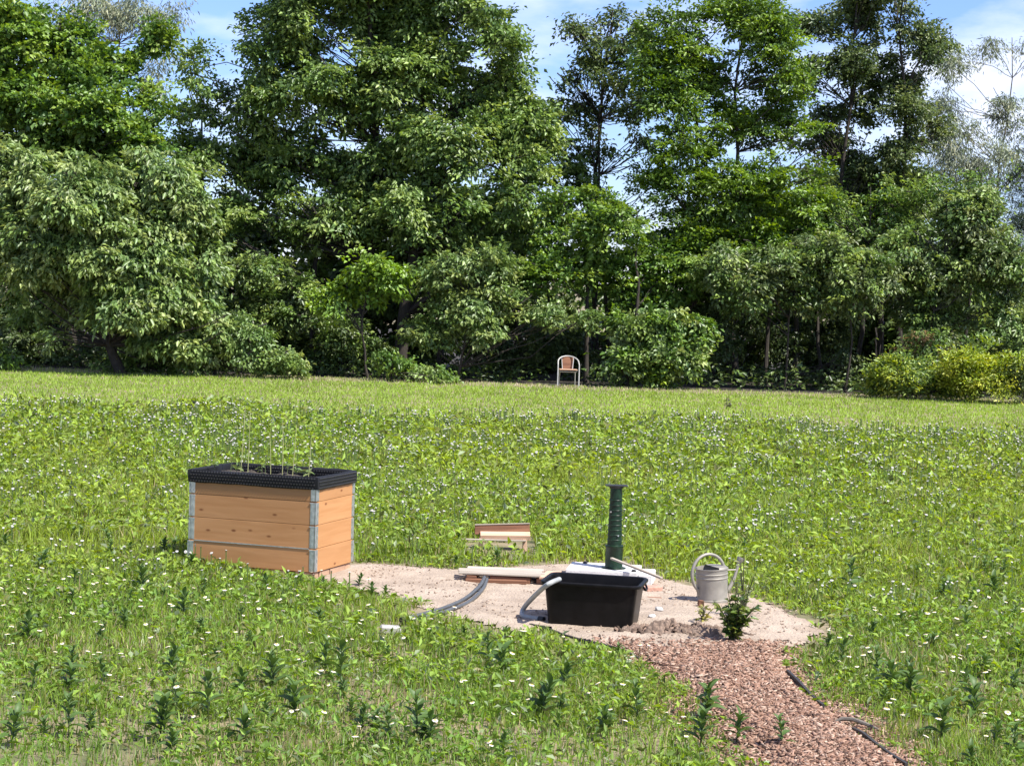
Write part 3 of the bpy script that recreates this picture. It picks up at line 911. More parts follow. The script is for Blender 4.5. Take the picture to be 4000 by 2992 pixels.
# lath leaning on the slab
a = at_depth(2388, 2180, pp.y - .04); b = at(2585, 2258, .115)
lath = thing('wooden_lath', 'pale wooden lath leaning against the green pump column', 'lath', (b.x, b.y, 0))
dvec = a - b; q = dvec.to_track_quat('X', 'Z')
me = bevel_box('lath', (dvec.length, .032, .016), 'pale_wood', .002)
o = link('lath', me, lath); o.rotation_mode = 'QUATERNION'; o.rotation_quaternion = q; o.location = dvec / 2 + Vector((0, 0, b.z))

# ------------------------------------------------------------------ pale boards on offcuts, with hoses beneath
bp_ = at(1960, 2262)
bd = thing('board_platform', 'pale weathered boards lying flat on brown timber offcuts beside the sand', 'boards', (bp_.x + .02, bp_.y - .20, .0), math.radians(-3))
rr = random.Random(12)
for k, (yy, lx, xo) in enumerate(((-.13, .70, -.03), (-.025, .74, -.02), (.08, .72, -.04), (.18, .66, .0))):
    me = bevel_box('board', (lx, .094, .015), 'pale_wood', .003, .002, k)
    o = put('board', me, bd, (xo, yy, .090 + .003 * (k % 2)), rr.uniform(-.03, .03))
me = bevel_box('end_board', (.13, .42, .018), 'pink_wood', .003, .003, 9); o = put('end_board', me, bd, (.395, .02, .080), -.12)
for k, (xx, w, m_) in enumerate(((-.27, .09, 'brown_wood'), (.06, .34, 'brown_wood'), (.33, .10, 'brown_wood'))):
    me = bevel_box('bearer', (w, .40, .062), m_, .004, .004, 20 + k)
    put('bearer', me, bd, (xx, .02 + .02 * k, .045))
me = bevel_box('bearer', (.52, .05, .035), 'brown_wood', .004, .004, 31); put('bearer', me, bd, (-.06, -.17, .036), .03)

def hose(name, pts, r, label, fit=None, mat='hose'):
    P = [Vector(p) for p in pts]; res = []
    for i in range(len(P) - 1):
        p0, p1, p2, p3 = P[max(i - 1, 0)], P[i], P[i + 1], P[min(i + 2, len(P) - 1)]
        for s in range(8):
            t = s / 8
            res.append(.5 * ((2 * p1) + (p2 - p0) * t + (2 * p0 - 5 * p1 + 4 * p2 - p3) * t * t + (3 * p1 - p0 - 3 * p2 + p3) * t ** 3))
    res.append(P[-1])
    e = thing(name, label, 'hose', tuple(P[0] * 1))
    rel = [p - P[0] for p in res]
    MB().tube(rel, r, 10).build('hose_body', mat, e, True)
    d = (rel[-1] - rel[-2]).normalized()
    MB().tube([rel[-1] - d * .01, rel[-1] + d * .035], [r * 1.35, r * 1.25], 10).build('fitting', 'rubber', e, True)
    return e
def gp(px, py, z): return at(px, py, z)
hose('garden_hose', [gp(1892, 2255, .075), gp(1872, 2290, .06), gp(1815, 2338, .045), (gp(1740, 2372, .045)), gp(1660, 2396, .05), gp(1575, 2418, .06)], .0155, 'grey hose running from under the pale boards into the grass, upper of two')
hose('garden_hose', [gp(1902, 2262, .06), gp(1884, 2302, .045), gp(1828, 2352, .035), (gp(1750, 2384, .035)), gp(1665, 2408, .04), gp(1590, 2428, .05)], .0155, 'grey hose lying against its twin on the sand, the lower of two')
zb = .33
hx = at(2150, 2290, .30)
hose('tub_hose', [at(2185, 2262, .36), at(2140, 2282, .345), at(2090, 2325, .22), at(2048, 2372, .09), at(2040, 2402, .04), at(2070, 2412, .032), at(2110, 2418, .032)], .019, 'grey hose hanging over the end of the black tub', None, 'pale_hose')

# ------------------------------------------------------------------ plank seat in the meadow
q0 = at(1960, 2148)
sc_ = thing('plank_pile', 'brown plank on edge over pinkish boards lying in the meadow', 'planks', (q0.x, q0.y, .045), math.radians(2))
me = bevel_box('upright_plank', (.53, .03, .085), 'brown_wood', .003, .003, 41); o = put('upright_plank', me, sc_, (.0, .09, .145)); o.rotation_euler = (-.15, math.radians(-3), 0)
me = bevel_box('lit_top_edge', (.53, .034, .012), 'pale_wood', .002, .001, 42); o = put('lit_top_edge', me, sc_, (0.0, .093, .194)); o.rotation_euler = (-.15, math.radians(-3), 0)  # pale strip stands in for the upright plank's sunlit top edge
me = bevel_box('flat_board', (.48, .11, .05), 'pink_wood', .003, .003, 43); o = put('flat_board', me, sc_, (.03, .02, .088)); o.rotation_euler = (.25, math.radians(-1), 0)
me = bevel_box('long_lath', (.62, .025, .014), 'pale_wood', .002, .001, 44); put('long_lath', me, sc_, (-.08, -.05, .056), .02)
for xx in (-.2, .22):
    me = bevel_box('foot', (.04, .12, .13), 'pink_wood', .003, .003, 45); put('foot', me, sc_, (xx, .03, .005))

# pale stone in the grass
st = at(1522, 2478)
e = link('stone_block', bevel_box('stone_block', (.15, .09, .06), 'stone', .012, .006, 6)); e.location = (st.x, st.y + .04, .028); e.rotation_euler = (0, .03, .15)
tag(e, 'pale flat stone block lying in the short grass', 'stone')

# loose pieces right of the tub
for (px, py, d, m_, rz, lb, ct, nm) in (
    (2545, 2318, (.15, .10, .05), 'brick', .5, 'pinkish brick piece on the sand beside the tub', 'brick', 'brick'),
    (2590, 2325, (.16, .03, .014), 'pale_wood', .35, 'short pale stick of wood on the sand near the brick', 'stick', 'wood_offcut'),
    (2555, 2345, (.13, .035, .016), 'brown_wood', .1, 'short brown wood offcut on the sand below the brick', 'offcut', 'wood_offcut'),
    (2575, 2395, (.06, .045, .035), 'stone', .2, 'small grey stone by the corner of the tub', 'stone', 'stone'),
    (2545, 2422, (.05, .04, .03), 'concrete', -.3, 'small white stone by the corner of the tub', 'stone', 'stone')):
    p = at(px, py); e = link(nm, bevel_box(nm, d, m_, .012 if nm == 'stone' else .004, .009 if nm == 'stone' else .004, int(px))); e.location = (p.x, p.y, d[2] / 2 + .014); e.rotation_euler = (0, 0, rz)
    tag(e, lb, ct)

# low heap of dug soil in front of the tub
h0 = at(2665, 2480)
bm = bmesh.new(); bmesh.ops.create_grid(bm, x_segments=70, y_segments=40, size=1)
rx_, ry_ = .46, .20
for v in bm.verts:
    x_, y_ = v.co.x, v.co.y
    e_ = max(0, 1 - (x_ * x_ + y_ * y_))
    a_ = float(vnoise([x_ * rx_], [y_ * ry_], .07, 101)[0]); b_ = float(vnoise([x_ * rx_], [y_ * ry_], .028, 102)[0])
    v.co = Vector((x_ * rx_, y_ * ry_, (.025 * e_ ** .8 + .11 * (a_ - .4) * min(1, e_ * 2) + .06 * (b_ - .5) * min(1, e_ * 2)) + .012 - .03 * (e_ <= 0)))
me = bpy.data.meshes.new('soil_heap'); bm.to_mesh(me); bm.free(); me.materials.append(M['clod'])
e = link('soil_heap', me); e.location = (h0.x, h0.y, .015); e.rotation_euler = (0, 0, -.1)
tag(e, 'low heap of crumbly grey brown soil between tub and shrub', 'soil heap')

rgc = np.random.default_rng(17)
nc = 420; uu = rgc.normal(0, .45, (nc, 2)); uu = uu[np.hypot(uu[:, 0], uu[:, 1]) < 1.15]; nc = len(uu)
Pc = np.stack([h0.x + uu[:, 0] * rx_, h0.y + uu[:, 1] * ry_, .024 + .035 * np.clip(1 - (uu ** 2).sum(1), 0, 1) * rgc.uniform(.6, 1.25, nc)], 1)
Sc = np.stack([rgc.uniform(.015, .07, nc), rgc.uniform(.012, .04, nc), rgc.uniform(.008, .022, nc)], 1)
bits('soil_clods', Pc, Sc, .6, np.array([.20, .14, .105]) * rgc.uniform(.35, 1.5, (nc, 1)), 'grey brown soil clods crumbling over the dug heap', 'clods', rgc)

# edging strips along the path
def edging(pts, label, hgt=.05, z0=0.0):
    P = [at(a, b) for a, b in pts]; o0 = P[0].copy()
    m = MB(); ring = []
    for i, p in enumerate(P):
        t = (P[min(i + 1, len(P) - 1)] - P[max(i - 1, 0)]).normalized(); s = Vector((-t.y, t.x, 0)) * .006
        q_ = p - o0; zt = z0 + hgt * (1 + .25 * math.sin(i * 1.7))
        ring.append([q_ + s + Vector((0, 0, -.02)), q_ - s + Vector((0, 0, -.02)), q_ - s * 1.4 + Vector((0, 0, zt)), q_ + s * 1.4 + Vector((0, 0, zt))])
    m.loft(ring, True, True)
    e = m.build('path_edging', 'edging'); e.location = o0
    return tag(e, label, 'edging', 'black edging strips beside the path')
edging([(2070, 2452), (2130, 2470), (2200, 2492), (2280, 2512), (2360, 2535), (2430, 2556), (2500, 2585)], 'thin black edging strip between sand and lawn, below the tub', .035)
edging([(3075, 2640), (3110, 2680), (3150, 2715), (3190, 2752), (3215, 2780)], 'black edging strip along the chip path, opposite the lawn corner', .045)
edging([(3330, 2865), (3370, 2890), (3410, 2915), (3470, 2955), (3540, 3010)], 'black edging strip beside the chip path with a stick on it', .04)
s0 = at(3250, 2842)
e = MB().tube([(0, 0, .03), (.06, .01, .055), (.12, -.02, .06), (.19, -.07, .045), (.25, -.13, .03)], [.006, .012, .013, .012, .006], 7).build('curved_stick', 'bark_pale', None, True)
e.location = (s0.x, s0.y, .0); tag(e, 'short curved grey stick at the border of the chip path', 'stick')

# ------------------------------------------------------------------ zinc watering can
wc = at(2788, 2368)
can = thing('watering_can', 'zinc watering can with big hoop handle standing on the sand', 'watering can', (wc.x, wc.y + .13, .020), math.radians(24)); can.scale = (1.1, 1.1, 1.02)
tilt = Matrix.Rotation(math.radians(-3.5), 4, 'Y')
def cpart(mb, name, mat='zinc'):
    o = mb.build(name, mat, can, True); o.matrix_local = tilt; return o
cpart(MB().lathe([(.112, .0), (.120, .002), (.120, .022), (.113, .026), (.112, .03), (.117, .15), (.1175, .19), (.1215, .194), (.1215, .200), (.118, .204), (.118, .222), (.1215, .226), (.1215, .232), (.118, .236), (.1195, .262), (.124, .266), (.124, .274), (.116, .274), (.112, .20), (.108, .02)], 32), 'body')
# half cover over the spout side of the mouth
hc = [(0, 0)] + []
vs = []; nh = 14
for k in range(nh + 1):
    w = -PI / 2 + PI * k / nh; vs.append((.117 * math.cos(w), .117 * math.sin(w), .268))
vs2 = [(x_ * .9 + .006, y_ * .9, .285) for x_, y_, z_ in vs]
m = MB().add(vs + vs2, [(k, k + 1, nh + 2 + k, nh + 1 + k) for k in range(nh)] + [tuple(range(nh + 1, 2 * nh + 2))])
cpart(m, 'half_cover')
hp = []
for k in range(25):
    w = math.radians(238 - k * (238 - 0) / 24)
    hp.append((-.028 + .138 * math.cos(w), 0, .225 + .160 * math.sin(w)))
hp = [(-.105, 0, .055)] + hp[1:] + [(.108, 0, .262)]
cpart(MB().tube(hp, .0125, 10), 'handle')
sp = [(.10, 0, .05), (.15, 0, .10), (.19, 0, .17), (.215, 0, .24), (.23, 0, .28)]
sp_o = cpart(MB().tube(sp, [.018, .016, .013, .011, .010], 12), 'spout')
cpart(MB().tube([(.228, 0, .275), (.238, 0, .30), (.253, 0, .325), (.256, 0, .330)], [.011, .02, .032, .032], 14), 'rose')
ro = [c for c in can.children if c.name.startswith('rose')][0]; ro.parent = sp_o; ro.matrix_local = Matrix.Identity(4)
cpart(MB().tube([(.11, 0, .245), (.212, 0, .238)], .006, 6), 'brace')
e = link('timber_wedge', bevel_box('timber_wedge', (.05, .05, .06), 'brown_wood', .004, .006, 71)); w0 = at(2738, 2378); e.location = (w0.x, w0.y, .04)
tag(e, 'small reddish timber wedge under the watering can handle', 'wedge')

# ------------------------------------------------------------------ bistro chair at the meadow's end
ch = at(2217, 1512)
chair = thing('bistro_chair', 'metal bistro chair with brown seat and back at the meadow edge', 'chair', (ch.x, ch.y + .2, 0), math.radians(3))
arch = [(-.262, -.22, 0), (-.262, -.215, .30), (-.262, -.20, .55)]
for k in range(1, 12):
    w = PI * k / 12
    arch.append((-.262 * math.cos(w) * (1 if True else 1), -.20 + .42 * math.sin(w) ** .8, .57 + .18 * math.sin(w) ** .75))
arch += [(.262, -.20, .55), (.262, -.215, .30), (.262, -.22, 0)]
MB().tube(arch, .0155, 8).build('front_frame', 'tube', chair, True)
for s in (-1, 1):
    MB().tube([(s * .20, .20, 0), (s * .19, .10, .36), (s * .215, -.18, .405)], .012, 8).build('rear_leg', 'tube', chair, True)
    MB().tube([(s * .125, .17, .42), (s * .150, .215, .74)], .011, 8).build('back_post', 'tube', chair, True)
MB().tube([(-.205, -.15, .375), (.205, -.15, .375)], .014, 8).build('front_rail', 'tube', chair, True)
MB().tube([(-.205, .12, .36), (.205, .12, .36)], .012, 8).build('rear_rail', 'tube', chair, True)
me = bevel_box('seat', (.45, .42, .022), 'pallet_wood', .008); put('seat', me, chair, (0, -.03, .425))
vs = [(-.115, .165, .44), (.115, .165, .44), (.145, .21, .735), (-.145, .21, .735), (-.115, .18, .44), (.115, .18, .44), (.145, .225, .735), (-.145, .225, .735)]
bk = MB().add(vs, [(0, 1, 2, 3), (5, 4, 7, 6), (0, 4, 5, 1), (3, 2, 6, 7), (0, 3, 7, 4), (1, 5, 6, 2)]); bk.build('backrest', 'brown_wood', chair)

# ------------------------------------------------------------------ small shrub and seedling by the sand
def shrubby(name, label, cat, loc, h, stems, leaves, ln, cols, seed, spread, lower=.1, group=None):
    rg_ = np.random.default_rng(seed)
    e = thing(name, label, cat, loc, 0, group)
    m = MB(); P = []; A = []
    for s in range(stems):
        w = rg_.random() * 2 * PI; r_ = spread * rg_.uniform(.15, 1); hh = h * rg_.uniform(.5, 1) * (1 - .35 * r_ / spread)
        if s == 0: r_ *= .1; hh = h
        tip = Vector((r_ * math.cos(w), r_ * math.sin(w), hh)); mid = Vector((tip.x * .35, tip.y * .35, hh * .5))
        m.tube([(0, 0, -.02), mid, tip], [.007, .005, .002], 5)
        for k in range(leaves):
            t = lower + (1 - lower) * rg_.random() ** .9
            if s == 0: t = t * .75
            q_ = mid * (2 * t) if t < .5 else mid + (tip - mid) * (2 * t - 1)
            w2 = rg_.random() * 2 * PI
            P.append(q_ + Vector((math.cos(w2), math.sin(w2), 0)) * .01); A.append((math.cos(w2), math.sin(w2), rg_.normal(.15, .4)))
    me = m.mesh('stems', 'leaf'); tint_mesh(me, (.07, .075, .03)); link('stems', me, e)
    P = np.array(P); A = nrm(np.array(A)); n = len(P)
    N = nrm(np.array([0, 0, 1.]) + rg_.normal(0, .4, (n, 3))); Ln = ln * rg_.uniform(.6, 1.3, n)
    V, Fc = leaf_mesh(P, A, N, Ln, Ln * rg_.uniform(.4, .6, n))
    c_ = np.array(cols)[rg_.integers(0, len(cols), n)] * (.75 + .5 * rg_.random((n, 1)))
    link('foliage', np_mesh('foliage', V, Fc, 'leaf', np.repeat(c_, 4, 0)), e)
    return e
p = at(2868, 2520)
shrubby('young_shrub', 'small dark green leafy shrub growing on the sand by the watering can', 'shrub', (p.x, p.y + .05, .02), .46, 18, 22, .06, [(.045, .09, .02), (.09, .14, .03), (.19, .24, .06)], 5, .17)
p = at(2745, 2440)
shrubby('yellow_seedling', 'thin yellowish sapling beside the dark green shrub', 'sapling', (p.x, p.y, .02), .17, 6, 6, .055, [(.3, .28, .08), (.2, .22, .06)], 6, .1)
p = at(2900, 2420)
shrubby('pale_sapling', 'pale leaved sapling behind the dark green shrub', 'sapling', (p.x, p.y, .02), .50, 7, 10, .05, [(.34, .37, .2), (.22, .28, .1)], 7, .15)

#MARK_TREES
# ------------------------------------------------------------------ trees and shrubs
def crown_world(lobes, Y, rg_, jit=1.0, split=True):
    res = []
    for lb in lobes:
        px, py, rx, rz = lb[:4]
        yy = Y + (lb[4] if len(lb) > 4 else rg_.uniform(-.8, .8) * jit)
        p = np.array(at_depth(px, py, yy)); s = yy / FPX
        r = np.array([rx * s, (rx + rz) * .5 * s * .95, rz * s])
        if not split:
            res.append((p, r)); continue
        res.append((p, r * .95))
        for q in range(3):          # smaller uneven lobes break up its outline
            u = rg_.normal(0, 1, 3); u /= np.linalg.norm(u)
            res.append((p + u * r * rg_.uniform(.6, 1.1), r * rg_.uniform(.3, .55)))
    return res

def foliage(lobes, dens, per, cr, ln, wr, cols, rg_, droop=.25, flat=.35, gap=.0):
    """leaf sprays through the crown's volume; returns leaf mesh arrays and spray centres"""
    CC = []; OWN = []
    for i, (c, r) in enumerate(lobes):
        vol = r[0] * r[1] * r[2] * 4.19
        n = max(2, int(dens * .95 * vol ** .8))
        u = nrm(rg_.normal(0, 1, (n, 3))); rad = rg_.random(n) ** .4
        p = c + u * rad[:, None] * r
        CC.append(p); OWN += [i] * n
    CC = np.concatenate(CC); OWN = np.array(OWN)
    k = CC[:, 2] > .12
    sd_ = int(rg_.integers(1, 90))
    g3 = (vnoise(CC[:, 0] + .31 * CC[:, 1], CC[:, 2], .75, sd_) + vnoise(CC[:, 1] + .2 * CC[:, 0], CC[:, 2] * .7 + CC[:, 0], .75, sd_ + 1)) * .5
    k &= (g3 + rg_.normal(0, .06, len(CC))) > max(gap, .2) + .15
    CC, OWN = CC[k], OWN[k]
    n = len(CC)
    ctr_ = np.array([lobes[i][0] for i in OWN])
    out = CC - ctr_; out[:, 2] *= .4; out = nrm(out + rg_.normal(0, .25, (n, 3)))
    out[:, 2] -= droop; out = nrm(out)
    csize = cr * rg_.uniform(.6, 1.35, n)
    ln = ln * .84; per = per * 1.1
    cnt = np.maximum(3, (per * rg_.uniform(.6, 1.4, n))).astype(int)
    I = np.repeat(np.arange(n), cnt); m = len(I)
    # spray: leaves set along a twig that points outwards, fanned sideways
    side = nrm(np.cross(out, np.array([0, 0, 1.0]) + rg_.normal(0, .15, (n, 3))))
    upv = np.cross(side, out)
    t = rg_.random(m) * 1.7 - .7; s = rg_.normal(0, .45, m); h = rg_.normal(0, flat * .45, m)
    cs = csize[I][:, None]
    P = CC[I] + (out[I] * t[:, None] + side[I] * s[:, None] + upv[I] * h[:, None]) * cs
    P[:, 2] -= (np.abs(t) * .18 * droop * cs[:, 0])
    A = out[I] * .6 + side[I] * (np.sign(s) * rg_.uniform(.2, 1.0, m))[:, None] + rg_.normal(0, .35, (m, 3))
    A[:, 2] -= droop * rg_.uniform(.2, 1.4, m); A = nrm(A)
    N = nrm(upv[I] + np.array([0, 0, .35]) + out[I] * .35 + rg_.normal(0, .62, (m, 3)))
    Ln = ln * rg_.uniform(.6, 1.35, m)
    cols = np.array(cols)
    ct = rg_.random(n)                                   # each spray has its own shade of green
    cc = cols[np.minimum((ct * len(cols)).astype(int), len(cols) - 1)][I]
    tip = np.clip((t - .3), 0, 1)[:, None]                # youngest leaves are a little yellower
    cc = 1.2 * cc * (1 + tip * np.array([.55, .35, .1])) * (.6 + .8 * rg_.random((m, 1)))
    ok = P[:, 2] > .03
    V, Fc = leaf_mesh(P[ok], A[ok], N[ok], Ln[ok], (Ln * wr * rg_.uniform(.75, 1.2, m))[ok])
    return V, Fc, np.repeat(cc[ok], 4, 0), CC, OWN

def bent(a, b, rg_, amt, n=5):
    a = np.array(a); b = np.array(b); L_ = np.linalg.norm(b - a)
    o1 = rg_.normal(0, amt * L_, 3); pts = []
    for i in range(n):
        t = i / (n - 1); pts.append(a + (b - a) * t + o1 * math.sin(PI * t) + (rg_.normal(0, amt * .25 * L_, 3) if 0 < i < n - 1 else 0))
    return pts

NTRI = 0
def plant(name, label, cat, lobes, Y, dens, per, cr, ln, wr, cols, seed, trunks, bark='bark', droop=.25, flat=.35, gap=0.0, tr=.14, group=None, jit=1.0, part='crown', stem='trunk', twig=.5):
    """lobes: parts of the crown as measured (x, y, half width, half height) at distance Y; trunks: base x measured at ground"""
    global NTRI
    rg_ = np.random.default_rng(seed)
    W = crown_world(lobes, Y, rg_, jit)
    V, Fc, T, CC, OWN = foliage(W, dens, per, cr, ln, wr, cols, rg_, droop, flat, gap)
    bases = []
    for tx in trunks:
        p = at_depth(tx, 1500, Y); bases.append(np.array([p.x, Y, 0.0]))
    base = bases[0]
    e = thing(name, label, cat, tuple(base), 0, group)
    NTRI += len(Fc)
    V = V - base
    link(part, np_mesh(part, V, Fc, 'leaf', T), e)
    order = sorted(range(len(W)), key=lambda i: W[i][0][2])
    LM = [MB() for _ in bases]; TM = []
    for bi, b in enumerate(bases):
        tm = MB(); lm = LM[bi]; TM.append(tm)
        mine = [i for i in order if min(range(len(bases)), key=lambda j: abs(bases[j][0] - W[i][0][0])) == bi] or order
        hi = max(mine, key=lambda i: W[i][0][2]); top = W[hi][0]
        tp = np.array([b[0] * .55 + top[0] * .45, b[1] * .4 + top[1] * .6, top[2]])
        path = bent(b + np.array([0, 0, -.1]), tp, rg_, .025, 8)
        tm.tube([tuple(p - base) for p in path], [tr * (1.25 if k == 0 else 1 - .82 * k / 7) for k in range(8)], 9)
        for i in mine:
            if twig < .35 and rg_.random() < .65 and cat == 'tree': continue
            c = W[i][0]; k = 1
            zt = max(.25, c[2] - .35 * abs(c[0] - b[0]) - .6)
            k = int(np.argmin([abs(p[2] - zt) for p in path[:-1]])); k = max(1, k) if len(path) > 2 else 0
            r0 = tr * (1 - .82 * k / 7) * .26
            q_ = bent(path[k], c, rg_, .06, 6)
            lm.tube([tuple(p - base) for p in q_], [max(.012, r0 * (1 - .75 * j / 5)) for j in range(6)], 6)
    for i, c in enumerate(CC):
        if rg_.random() > twig: continue
        q_ = bent(W[OWN[i]][0] * .45 + c * .55 + rg_.normal(0, .12, 3), c, rg_, .07, 4)
        bi = min(range(len(bases)), key=lambda j: abs(bases[j][0] - c[0]))
        LM[bi].tube([tuple(p - base) for p in q_], [.022, .016, .012, .005], 3, False)
    for tm, lm in zip(TM, LM):
        t_o = tm.build(stem, bark, e, True)
        if lm.v: lm.build('branches' if stem == 'trunk' else 'twigs', bark, e, True)
    return e

MAPLE = [(.085, .16, .028), (.11, .19, .034), (.065, .13, .027), (.14, .215, .04)]
MID = [(.10, .17, .045), (.135, .21, .055), (.07, .125, .035), (.165, .235, .065)]
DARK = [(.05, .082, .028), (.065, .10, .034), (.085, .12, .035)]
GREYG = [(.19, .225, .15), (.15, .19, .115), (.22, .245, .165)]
WAL = [(.125, .195, .06), (.155, .225, .075), (.095, .16, .045), (.18, .24, .085)]
YEL = [(.22, .28, .035), (.17, .245, .03), (.26, .30, .045)]
def scatter(x0, x1, y0, y1, n, r0, r1, seed):
    rr = random.Random(seed)
    return [(rr.uniform(x0, x1), rr.uniform(y0, y1), rr.uniform(r0, r1), rr.uniform(r0, r1) * .8) for _ in range(n)]
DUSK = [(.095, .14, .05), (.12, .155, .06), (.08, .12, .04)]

plant('walnut_tree', 'spreading tree with big pale drooping leaves overhanging the meadow', 'tree',
      [(60, 700, 170, 150), (330, 760, 200, 170), (600, 720, 190, 140), (700, 880, 160, 150), (470, 980, 260, 170), (180, 960, 200, 160), (790, 1060, 100, 120), (290, 1190, 150, 90), (560, 1180, 230, 130), (840, 1220, 80, 110), (140, 1130, 130, 90), (650, 1330, 150, 60)] + scatter(40, 860, 700, 1350, 12, 40, 90, 1),
      50.8, 48, 60, .34, .19, .45, WAL, 1, [480], droop=.45, tr=.12, flat=.4, gap=.29)
plant('maple_tree', 'bright fresh green maple rising behind the drooping pale tree', 'tree',
      [(30, 140, 130, 170), (270, 170, 130, 100), (430, 260, 95, 85), (110, 400, 180, 130), (360, 400, 170, 120), (540, 560, 100, 80), (640, 640, 110, 90), (230, 560, 220, 130), (480, 640, 140, 90), (-80, 500, 120, 250)] + scatter(0, 620, 60, 680, 12, 45, 85, 2),
      54.6, 34, 62, .42, .16, .72, MAPLE, 2, [300], droop=.12, tr=.13, flat=.22)
plant('broad_tree', 'tallest broad tree with dense mid green crown behind the raised bed', 'tree',
      [(790, 260, 80, 100), (950, 190, 130, 110), (1130, 110, 170, 140), (1430, 60, 190, 160), (1690, 50, 190, 140), (1900, 130, 120, 110), (960, 420, 170, 130), (1230, 380, 200, 150), (1560, 330, 220, 160), (1850, 350, 170, 130),
       (2010, 420, 90, 100), (890, 640, 140, 120), (1150, 640, 200, 140), (1480, 600, 230, 150), (1800, 580, 210, 140), (2040, 540, 110, 90), (2010, 700, 140, 110), (2100, 600, 80, 80), (2080, 460, 70, 80), (2000, 250, 70, 90), (980, 880, 190, 130), (1300, 860, 230, 140), (1650, 850, 240, 140), (1930, 900, 170, 110), (1300, -120, 300, 120), (1700, -150, 260, 120)] + scatter(760, 2120, 0, 1000, 34, 50, 110, 3),
      56.0, 25, 58, .43, .175, .5, MID, 3, [1380, 1560], droop=.3, tr=.17)
plant('airy_tree', 'slender see-through tree with sparse leaves between two fuller crowns', 'tree',
      [(2250, 230, 60, 60), (2340, 130, 50, 50), (2330, 420, 90, 60), (2480, 400, 80, 70), (2240, 140, 45, 45), (2320, 230, 75, 70), (2395, 90, 40, 60), (2240, 310, 60, 45), (2370, 330, 80, 70), (2280, 450, 80, 55), (2450, 260, 60, 70), (2420, 480, 90, 60), (2300, 590, 100, 50), (2510, 130, 50, 60)] + scatter(2170, 2540, 60, 660, 20, 25, 50, 4),
      57.5, 20, 34, .36, .15, .5, DARK, 4, [2340, 2290], droop=.25, tr=.07, gap=.28, twig=.6)
plant('ash_tree', 'tall tree with flat layered sprays of fresh green leaves', 'tree',
      [(2560, 210, 85, 80), (2700, 130, 110, 90), (2860, 60, 120, 110), (3010, 130, 110, 130), (2640, 340, 120, 95), (2830, 280, 150, 120), (3030, 330, 120, 120), (2700, 520, 130, 110), (2930, 500, 150, 120), (3100, 540, 90, 110),
       (2640, 740, 140, 100), (2880, 740, 190, 130), (3110, 760, 120, 130), (2760, 950, 190, 110), (3040, 960, 170, 120)] + scatter(2520, 3190, 20, 1000, 26, 50, 95, 5),
      55.4, 30, 60, .42, .15, .46, [(.08, .15, .022), (.105, .18, .026), (.06, .115, .024), (.12, .20, .025)], 5, [2690, 2880], droop=.05, flat=.16, tr=.09, gap=.2)
plant('dark_poplar', 'tall dark gappy tree with sky showing through its crown', 'tree',
      [(3210, 90, 90, 70), (3390, 60, 110, 110), (3560, 130, 80, 90), (3630, 220, 60, 55), (3290, 240, 100, 80), (3480, 290, 90, 90), (3340, 430, 100, 70), (3540, 430, 70, 90), (3250, 570, 90, 70), (3520, 590, 75, 100), (3370, 720, 110, 80), (3560, 760, 80, 90), (3420, -80, 130, 80)] + scatter(3120, 3680, -60, 850, 26, 35, 70, 6),
      58.5, 44, 50, .34, .135, .55, DARK + DUSK, 6, [3240, 3530], droop=.25, tr=.10, gap=.24, twig=.6)
plant('feathery_willow', 'distant feathery grey green willow beyond the dark gappy tree', 'tree',
      [(3690, 240, 55, 110), (3740, 400, 60, 100), (3830, 590, 90, 100), (3920, 480, 60, 90), (3760, 640, 110, 100), (3960, 660, 110, 110), (3700, 560, 80, 110)] + scatter(3680, 4050, 150, 760, 10, 40, 70, 7),
      76, 14, 60, .6, .20, .2, GREYG, 7, [3790], 'bark_pale', droop=.7, tr=.07, twig=.25)
plant('grey_willow', 'distant grey green willow hanging above the bright maple', 'tree',
      [(330, 30, 150, 70), (530, 60, 110, 80), (620, 190, 45, 80), (590, 340, 50, 90), (660, 60, 60, 60), (200, 60, 80, 60), (540, 470, 60, 50)] + scatter(180, 680, -20, 150, 8, 40, 70, 8),
      73, 19, 56, .55, .19, .22, GREYG, 8, [480], 'bark_pale', droop=.8, tr=.09, twig=.3)
plant('dark_conifer', 'dark evergreen rising behind the yellow green shrubs', 'tree',
      [(4010, 560, 40, 60), (4010, 700, 70, 90), (4010, 860, 95, 100), (4010, 1020, 110, 110)],
      60, 60, 60, .30, .10, .16, [(.018, .036, .016), (.024, .045, .018)], 9, [4010], droop=.4, tr=.13)
plant('slender_maple', 'slim young maple with light leaves over the chair', 'tree',
      [(2230, 790, 110, 80), (2400, 880, 130, 95), (2200, 950, 120, 90), (2360, 1040, 150, 90), (2560, 1010, 130, 100), (2140, 1080, 110, 80), (2480, 1150, 130, 60)],
      54.0, 36, 56, .38, .15, .65, MAPLE, 10, [2290, 2460], droop=.1, flat=.18, tr=.07, gap=.2)

